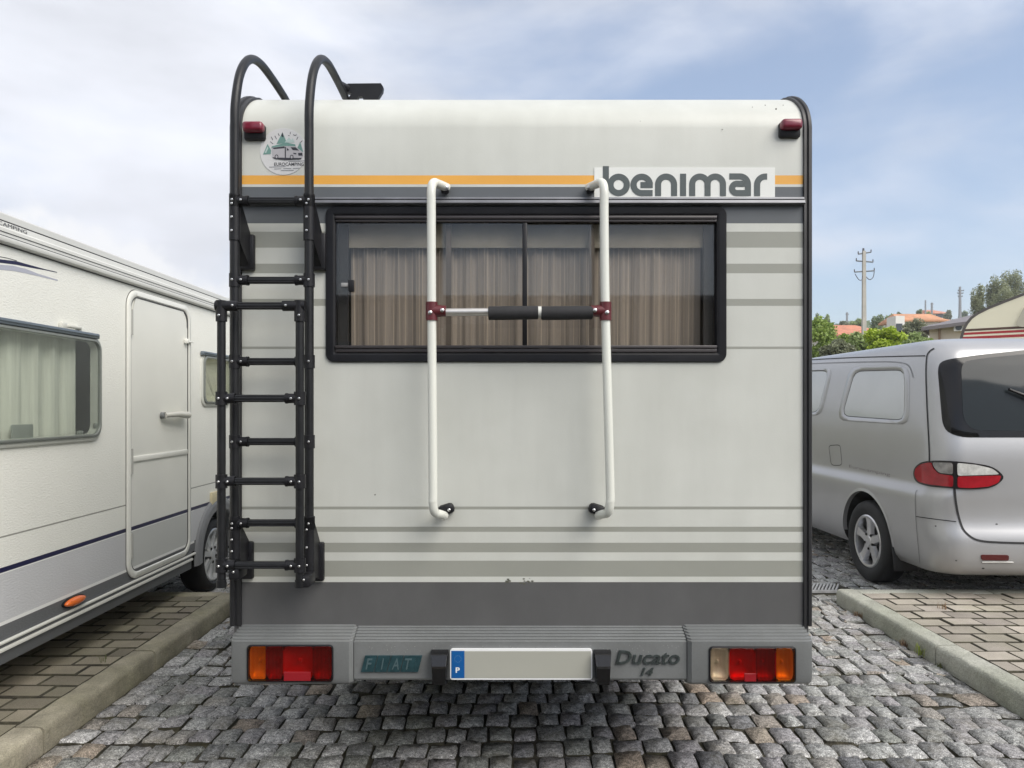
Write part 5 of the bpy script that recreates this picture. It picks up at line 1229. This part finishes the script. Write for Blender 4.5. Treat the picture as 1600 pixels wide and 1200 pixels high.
mb.add(tp, [(0, 1, 2, 3), (3, 2, 4, 5), (0, 3, 5)]); mb.add([p + dn for p in tp], [(3, 2, 1, 0), (5, 4, 2, 3), (5, 3, 0)]); mb.add([tp[0], tp[1], tp[1] + dn, tp[0] + dn, tp[5], tp[5] + dn], [(0, 1, 2, 3), (4, 0, 3, 5)])
mb.build('roof', grey_roof, ws, False)
mb = MB(); q_ = wp(1468, 522); mb.prism([(q_[0] - .04, q_[1] - .5), (q_[0] + .04, q_[1] - .5), (q_[0] + .04, q_[1] + .3), (q_[0] - .04, q_[1] + .3)], WX, -.08, -.005); mb.build('downpipe', M('rust pipe', (.3, .2, .13), .7), ws, False)
mb = MB(); q_ = wp(1500, 512.5); mb.prism(rrect(q_[0] - .2, q_[0] + .2, q_[1] - .14, q_[1] + .14, .03), WX, -.3, -.01); ac = mb.build('air_conditioner', render_white, ws)
mb = MB(); mb.lathe([(.115, 0), (.115, .02), (.05, .02), (.001, .02)], WX(q_[0] - .03, q_[1], -.302), WX(0, 0, -1) - WX(0, 0, 0), 20); mb.build('fan_grille', pane_dark, ac)

# pole with cross arms
def pole(label, px, py0, Y, r0, r1, arms, name='utility_pole', mat=None):
    mat = mat or M('pole concrete', (.42, .40, .36), .85, var=.12, vs=2)
    t = A(px, py0, Y); zg = hill(t.x, Y) - .4; p = empty(name, (t.x, Y, zg)); tag(p, label, 'utility pole')
    m = MB(); m.box((t.x, Y, (zg + t.z) / 2), (r0 * 2, r0 * 1.4, t.z - zg)); 
    for v in range(len(m.v)):
        if m.v[v][2] > (zg + t.z) / 2: m.v[v] = (t.x + (m.v[v][0] - t.x) * r1 / r0, Y + (m.v[v][1] - Y) * r1 / r0, m.v[v][2])
    m.build('pole_shaft', mat, p, False)
    steel_d = M('dark galvanised steel', (.13, .14, .15), .5, metal=.3); ins = M('brown insulator', (.06, .05, .05), .3)
    for pa, pb, py, dip in arms:
        m = MB(); a, b = A(pa, py, Y), A(pb, py + dip, Y); m.tube([a, b], .045 * max(1, Y / 60), 6); ar_ = m.build('cross_arm', steel_d, p)
        for e in (a, b):
            m = MB(); m.lathe([(.015, 0), (.04, .03), (.025, .06), (.04, .09), (.025, .12), (.03, .16), (.001, .18)], e, (0, 0, 1), 8); m.build('insulator', ins, ar_)
    return p
p1 = pole('tall concrete power pole with three cross arms rising above the bushes', 1350, 392, 45, .14, .09, ((1341, 1361, 397, -3), (1338, 1364, 407.5, 2), (1335, 1366, 425, -2)))
m = MB(); t = A(1349, 388, 45)
m.tube([t, t + Vector((0, 0, -.3))], .06, 6)
for pa, py, qa, qy in ((1336, 428, 1348, 431), (1352, 431, 1366, 424)):
    a, b = A(pa, py, 45), A(qa, qy, 45); m.tube(smoothpath([a, a.lerp(b, .3) + Vector((0, -.2, -.35)), a.lerp(b, .7) + Vector((0, -.2, -.3)), b], 4), .025, 5)
m.build('jumper_cable', M('cable', (.08, .08, .09), .6), p1)
pole('grey lattice like pole with short arms in front of the far ridge', 1500, 448, 120, .24, .14, ((1497, 1506, 454, 0), (1496, 1505, 458, 0), (1497, 1504, 463, 0)), mat=M('far grey pole', (.22, .23, .25), .7))
pole('thin far mast left of the pair above the orange roofs', 1446, 469, 160, .16, .12, (), mat=_m['far grey pole'])
pole('thin far mast right of the pair above the orange roofs', 1456, 473, 160, .22, .16, ((1454.5, 1458, 475, 0), (1455, 1457.5, 480, 0)), mat=_m['far grey pole'])
pole('tiny far pole with one arm left of the concrete power pole', 1323.5, 488, 190, .25, .2, ((1321.5, 1326, 491, 0),), mat=_m['far grey pole'])

# foliage
def leaf_mat(name, c0, c1):
    m = bpy.data.materials.new(name); m.use_nodes = True; n = m.node_tree.nodes; l = m.node_tree.links; p = n['Principled BSDF']
    g = n.new('ShaderNodeNewGeometry'); r = n.new('ShaderNodeMix'); r.data_type = 'RGBA'; r.inputs[6].default_value = (*c0, 1); r.inputs[7].default_value = (*c1, 1); l.new(g.outputs['Random Per Island'], r.inputs['Factor']); l.new(r.outputs[2], p.inputs['Base Color'])
    p.inputs['Roughness'].default_value = .55
    tr = n.new('ShaderNodeBsdfTranslucent'); l.new(r.outputs[2], tr.inputs[0]); mi = n.new('ShaderNodeMixShader'); mi.inputs[0].default_value = .3; l.new(p.outputs[0], mi.inputs[1]); l.new(tr.outputs[0], mi.inputs[2]); l.new(mi.outputs[0], n['Material Output'].inputs[0]); return m
G_bright = leaf_mat('bright leaves', (.20, .30, .06), (.36, .46, .12)); G_lime = leaf_mat('lime leaves', (.30, .42, .03), (.46, .56, .06)); G_mid = leaf_mat('mid green leaves', (.22, .31, .10), (.42, .50, .22)); G_grey = leaf_mat('grey green leaves', (.17, .19, .12), (.34, .36, .23)); G_dark = leaf_mat('dark green leaves', (.14, .20, .09), (.30, .37, .18)); G_euc = leaf_mat('eucalyptus leaves', (.15, .18, .09), (.40, .42, .25))
bark = M('bark', (.14, .11, .08), .9, var=.2)
def leafy(name, label, cat, px, py_top, py_bot, wpx, Y, mat, group=None, n=2600, leaf=None, clumps=9, seed=1):
    r_ = random.Random(seed * 77 + int(px)); t = A(px, py_top, Y); b = A(px, py_bot, Y); zg = hill(t.x, Y); W_ = wpx * Y / F; H = t.z - b.z
    o = empty(name, (t.x, Y, zg)); tag(o, label, cat, group)
    leaf = leaf or max(.05, 1.25 * Y / F); n = int(n * 1.6)
    cl = []
    for i in range(clumps):
        a = r_.uniform(0, 6.28); k = r_.uniform(.15, .95); cl.append((Vector((t.x + math.cos(a) * k * W_ * .38, Y + math.sin(a) * k * W_ * .38, b.z + H * r_.uniform(.16, .80))), W_ * r_.uniform(.13, .25), H * r_.uniform(.12, .24)))
    cl.append((Vector((t.x + r_.uniform(-.1, .1) * W_, Y, t.z - H * .2)), W_ * .2, H * .2))
    m = MB()
    for i in range(n):
        c, rw, rh = r_.choice(cl); d = Vector((r_.gauss(0, 1), r_.gauss(0, 1), r_.gauss(0, 1))).normalized() * (r_.random() ** .35) * r_.uniform(.85, 1.15)
        p = c + Vector((d.x * rw, d.y * rw, d.z * rh)); u = Vector((r_.gauss(0, 1), r_.gauss(0, 1), r_.gauss(0, .7))).normalized(); v = u.cross(Vector((r_.gauss(0, 1), r_.gauss(0, 1), r_.gauss(0, 1)))).normalized(); s_ = leaf * r_.uniform(.6, 1.5)
        m.add([p - u * s_, p + v * s_ * .55, p + u * s_, p - v * s_ * .55], [(0, 1, 2, 3)])
    m.build('crown', mat, o, False, fix=False)
    m = MB(); base = Vector((t.x, Y, zg - .2)); mid = Vector((t.x + r_.uniform(-.05, .05) * W_, Y, b.z + H * .4)); rr = max(.05, W_ * .03)
    m.tube([base, base.lerp(mid, .5) + Vector((rr, 0, 0)), mid], [rr * 1.5, rr * 1.1, rr * .8], 7)
    for c, rw, rh in cl[:7]: m.tube([mid.lerp(base, .2), mid.lerp(c, .5) + Vector((0, 0, -.04 * H)), c], [rr * .7, rr * .45, rr * .15], 5)
    m.build('trunk', bark, o)
    return o
bg_list = [
 ('bush', 'big bright green bush at the left end of the row, next to the old motorhome', 'bush', 1284, 497, 575, 74, 24, G_bright, 4200, 14),
 ('bush', 'dark grey green bush low in front of the orange roofed house', 'bush', 1309, 530, 575, 48, 20, G_grey, 2600, 10),
 ('bush', 'soft mid green bush just left of the concrete power pole', 'bush', 1338, 518, 570, 48, 23, G_mid, 2600, 10),
 ('bush', 'lime yellow bush right of the concrete power pole', 'bush', 1385, 510, 565, 62, 22, G_lime, 3600, 13),
 ('bush', 'pale green bush between the lime bush and the beige building', 'bush', 1432, 519, 560, 54, 23, G_mid, 3000, 12),
 ('bush', 'grey green leafy shrub in front of the white walled house', 'bush', 1432, 497, 540, 46, 34, G_grey, 2800, 12),
 ('bush', 'light green bush above the dark grey green bush, under the orange roof', 'bush', 1318, 521, 560, 44, 26, G_bright, 2600, 10),
 ('bush', 'pale olive bush in the gap under the orange roof', 'bush', 1326, 524, 570, 40, 27, G_mid, 2200, 9),
 ('bush', 'bright leafy sprig bush showing beside the pole foot', 'bush', 1358, 520, 565, 36, 26, G_bright, 2200, 9),
 ('bush', 'yellow green bush reaching the wall of the beige building', 'bush', 1446, 528, 560, 34, 24, G_bright, 2200, 9),
 ('tree', 'dark green round tree right behind the concrete power pole', 'tree', 1372, 491, 525, 32, 90, G_dark, 1600, 9),
 ('tree', 'dark green tree left of the white walled house', 'tree', 1394, 490, 525, 24, 96, G_mid, 1400, 8),
 ('tree', 'small tree above the orange roof, left of the power pole', 'tree', 1341, 497, 520, 26, 110, G_mid, 1400, 8),
 ('tree', 'tree just left of the small tree above the orange roof', 'tree', 1318, 501, 520, 26, 105, G_grey, 1200, 8),
 ('tree', 'leftmost tree on the far skyline', 'tree', 1278, 489, 515, 14, 140, G_dark, 900, 7),
 ('tree', 'second tree from the left on the far skyline', 'tree', 1293, 491, 515, 13, 145, G_mid, 900, 7),
 ('tree', 'dark tree on the skyline right behind the white walled house', 'tree', 1404, 487, 512, 15, 150, G_dark, 900, 7),
 ('tree', 'dark tree on the skyline left of the farthest red roof', 'tree', 1437, 483, 506, 14, 150, G_dark, 1000, 7),
 ('tree', 'low tree covering the foot of the far mast pair', 'tree', 1451, 487, 504, 17, 130, G_mid, 900, 7),
 ('tree', 'tree at the right end of the farthest red roof', 'tree', 1482, 484, 507, 17, 150, G_grey, 1000, 7),
 ('tree', 'low tree line on the ridge left of the eucalyptus trees', 'tree', 1507, 485, 505, 22, 200, G_dark, 900, 8),
 ('tree', 'leftmost eucalyptus tree standing apart above the caravan', 'tree', 1529, 443, 510, 31, 70, G_euc, 3600, 16),
 ('tree', 'second eucalyptus from the left above the caravan', 'tree', 1553, 429, 505, 36, 72, G_euc, 4200, 18),
 ('tree', 'tallest eucalyptus at the right edge above the caravan', 'tree', 1590, 420, 500, 44, 74, G_euc, 4600, 20),
 ('tree', 'low eucalyptus filling the gap behind the caravan roof', 'tree', 1572, 447, 505, 40, 68, G_euc, 3600, 16),
 ('tree', 'eucalyptus just beyond the right edge of the group', 'tree', 1622, 412, 500, 46, 76, G_euc, 3000, 14)]
for i, (nm, lb, ct, px, t, b, wd_, Y, mt, n_, cl_) in enumerate(bg_list):
    leafy(nm, lb, ct, px, t, b, wd_, Y, mt, {'bush': 'bushes beyond the parking lot', 'tree': 'trees on the hillside'}[nm], n_, None, cl_, i + 1)
# far wood along the ridge
m = MB(); r_ = random.Random(21)
for i in range(9000):
    x = r_.uniform(-160, 330); y = r_.uniform(190, 255); z = hill(x, y) + 5.2 * r_.random() ** 1.4 * (0.65 + .35 * math.sin(x * .14) * math.sin(x * .05 + 2)); p = Vector((x, y, z)); s_ = r_.uniform(.6, 1.5)
    u = Vector((r_.gauss(0, 1), r_.gauss(0, 1), r_.gauss(0, .8))).normalized(); v = u.cross(Vector((r_.gauss(0, 1), r_.gauss(0, 1), r_.gauss(0, 1)))).normalized()
    m.add([p - u * s_, p + v * s_ * .8, p + u * s_, p - v * s_ * .8], [(0, 1, 2, 3)])
tag(m.build('far_wood', G_dark, None, False, fix=False, recentre=False), 'dark green wood along the far ridge', kind='stuff')

# long building behind the camera, seen only as the dark band in the windows
wb = empty('workshop', (0, -16, 0)); tag(wb, 'long beige workshop mirrored in the rear window of the old motorhome', 'building')
mb = MB(); wall_box(mb, -16, 18, -22, -14, -.1, 4.25); mb.build('wall', M('workshop wall', (.30, .26, .20), .85, var=.15, vs=.5), wb, False)
mb = MB(); mb.add([(-16.5, -13.4, 4.25), (18.5, -13.4, 4.25), (18.5, -22.4, 4.9), (-16.5, -22.4, 4.9), (-16.5, -13.4, 4.35), (18.5, -13.4, 4.35), (18.5, -22.4, 5.0), (-16.5, -22.4, 5.0)], [(0, 1, 2, 3), (7, 6, 5, 4), (0, 4, 5, 1), (1, 5, 6, 2), (2, 6, 7, 3), (3, 7, 4, 0)]); mb.build('roof', grey_roof, wb, False)
for i in range(5):
    mb = MB(); mb.box((-12 + i * 6.5, -13.97, 1.6), (3.2, .06, 3.2)); mb.build('shutter_door', M('shutter door', (.22, .23, .24), .5), wb, False)

# ------------------------------------------------------------------ weeds by the kerbs
def weed(label, x, y, z, n, ln, mat, seed):
    r_ = random.Random(seed); o = MB()
    for i in range(n):
        a = r_.uniform(0, 6.28); b = Vector((x + r_.gauss(0, .012), y + r_.gauss(0, .02), z)); L_ = ln * r_.uniform(.5, 1.1); d = Vector((math.cos(a), math.sin(a), 0)); w_ = Vector((-d.y, d.x, 0)) * r_.uniform(.0015, .003)
        lean = r_.uniform(.2, .9); p1_, p2_ = b + Vector((0, 0, L_ * .55)) + d * L_ * .25 * lean, b + Vector((0, 0, L_ * (.95 - .4 * lean))) + d * L_ * .75 * lean
        o.add([b - w_, b + w_, p1_ + w_ * .8, p1_ - w_ * .8, p2_], [(0, 1, 2, 3), (3, 2, 4)])
    return tag(o.build('weed', mat, None, False, fix=False), label, 'weed', 'weeds along the kerbs')
W_g = leaf_mat('weed green', (.20, .26, .05), (.36, .40, .10)); W_r = leaf_mat('dry weed', (.16, .08, .05), (.34, .24, .14)); W_d = leaf_mat('dark weed', (.07, .09, .03), (.14, .15, .06))
weed('bright green weed at the joint of the right kerb', KR - .012, 4.44, 0, 34, .085, W_g, 1)
weed('reddish dry tuft at the foot of the right kerb, just beyond the bright weed', KR - .02, 4.62, -.01, 40, .06, W_r, 2)
weed('reddish dry tuft at the foot of the right kerb near its far end', KR - .02, 5.22, -.01, 44, .07, W_r, 3)
weed('low dark tuft at the foot of the right kerb, nearer than the bright weed', KR - .02, 4.22, -.01, 34, .045, W_d, 4)
weed('small dry sprig between the rosy pavers before the van', 2.97, 5.08, .1, 12, .06, W_r, 5)
weed('thin dark sprig on the left paver strip by the kerb', KL - .20, 4.02, .1, 9, .06, W_d, 6)

# ------------------------------------------------------------------ thin summer haze
mb = MB(); mb.box((0, 150, 28.5), (3040, 3340, 61)); hz = mb.build('haze', None, None, False)
hm = bpy.data.materials.new('summer haze'); hm.use_nodes = True; hn = hm.node_tree.nodes; hn.remove(hn['Principled BSDF'])
pv_ = hn.new('ShaderNodeVolumePrincipled'); pv_.inputs['Color'].default_value = (.92, .95, 1, 1); pv_.inputs['Density'].default_value = .0009; pv_.inputs['Anisotropy'].default_value = .2
hm.node_tree.links.new(pv_.outputs[0], hn['Material Output'].inputs['Volume']); hz.data.materials.append(hm)
tag(hz, 'thin pale summer haze over the whole place', kind='stuff')
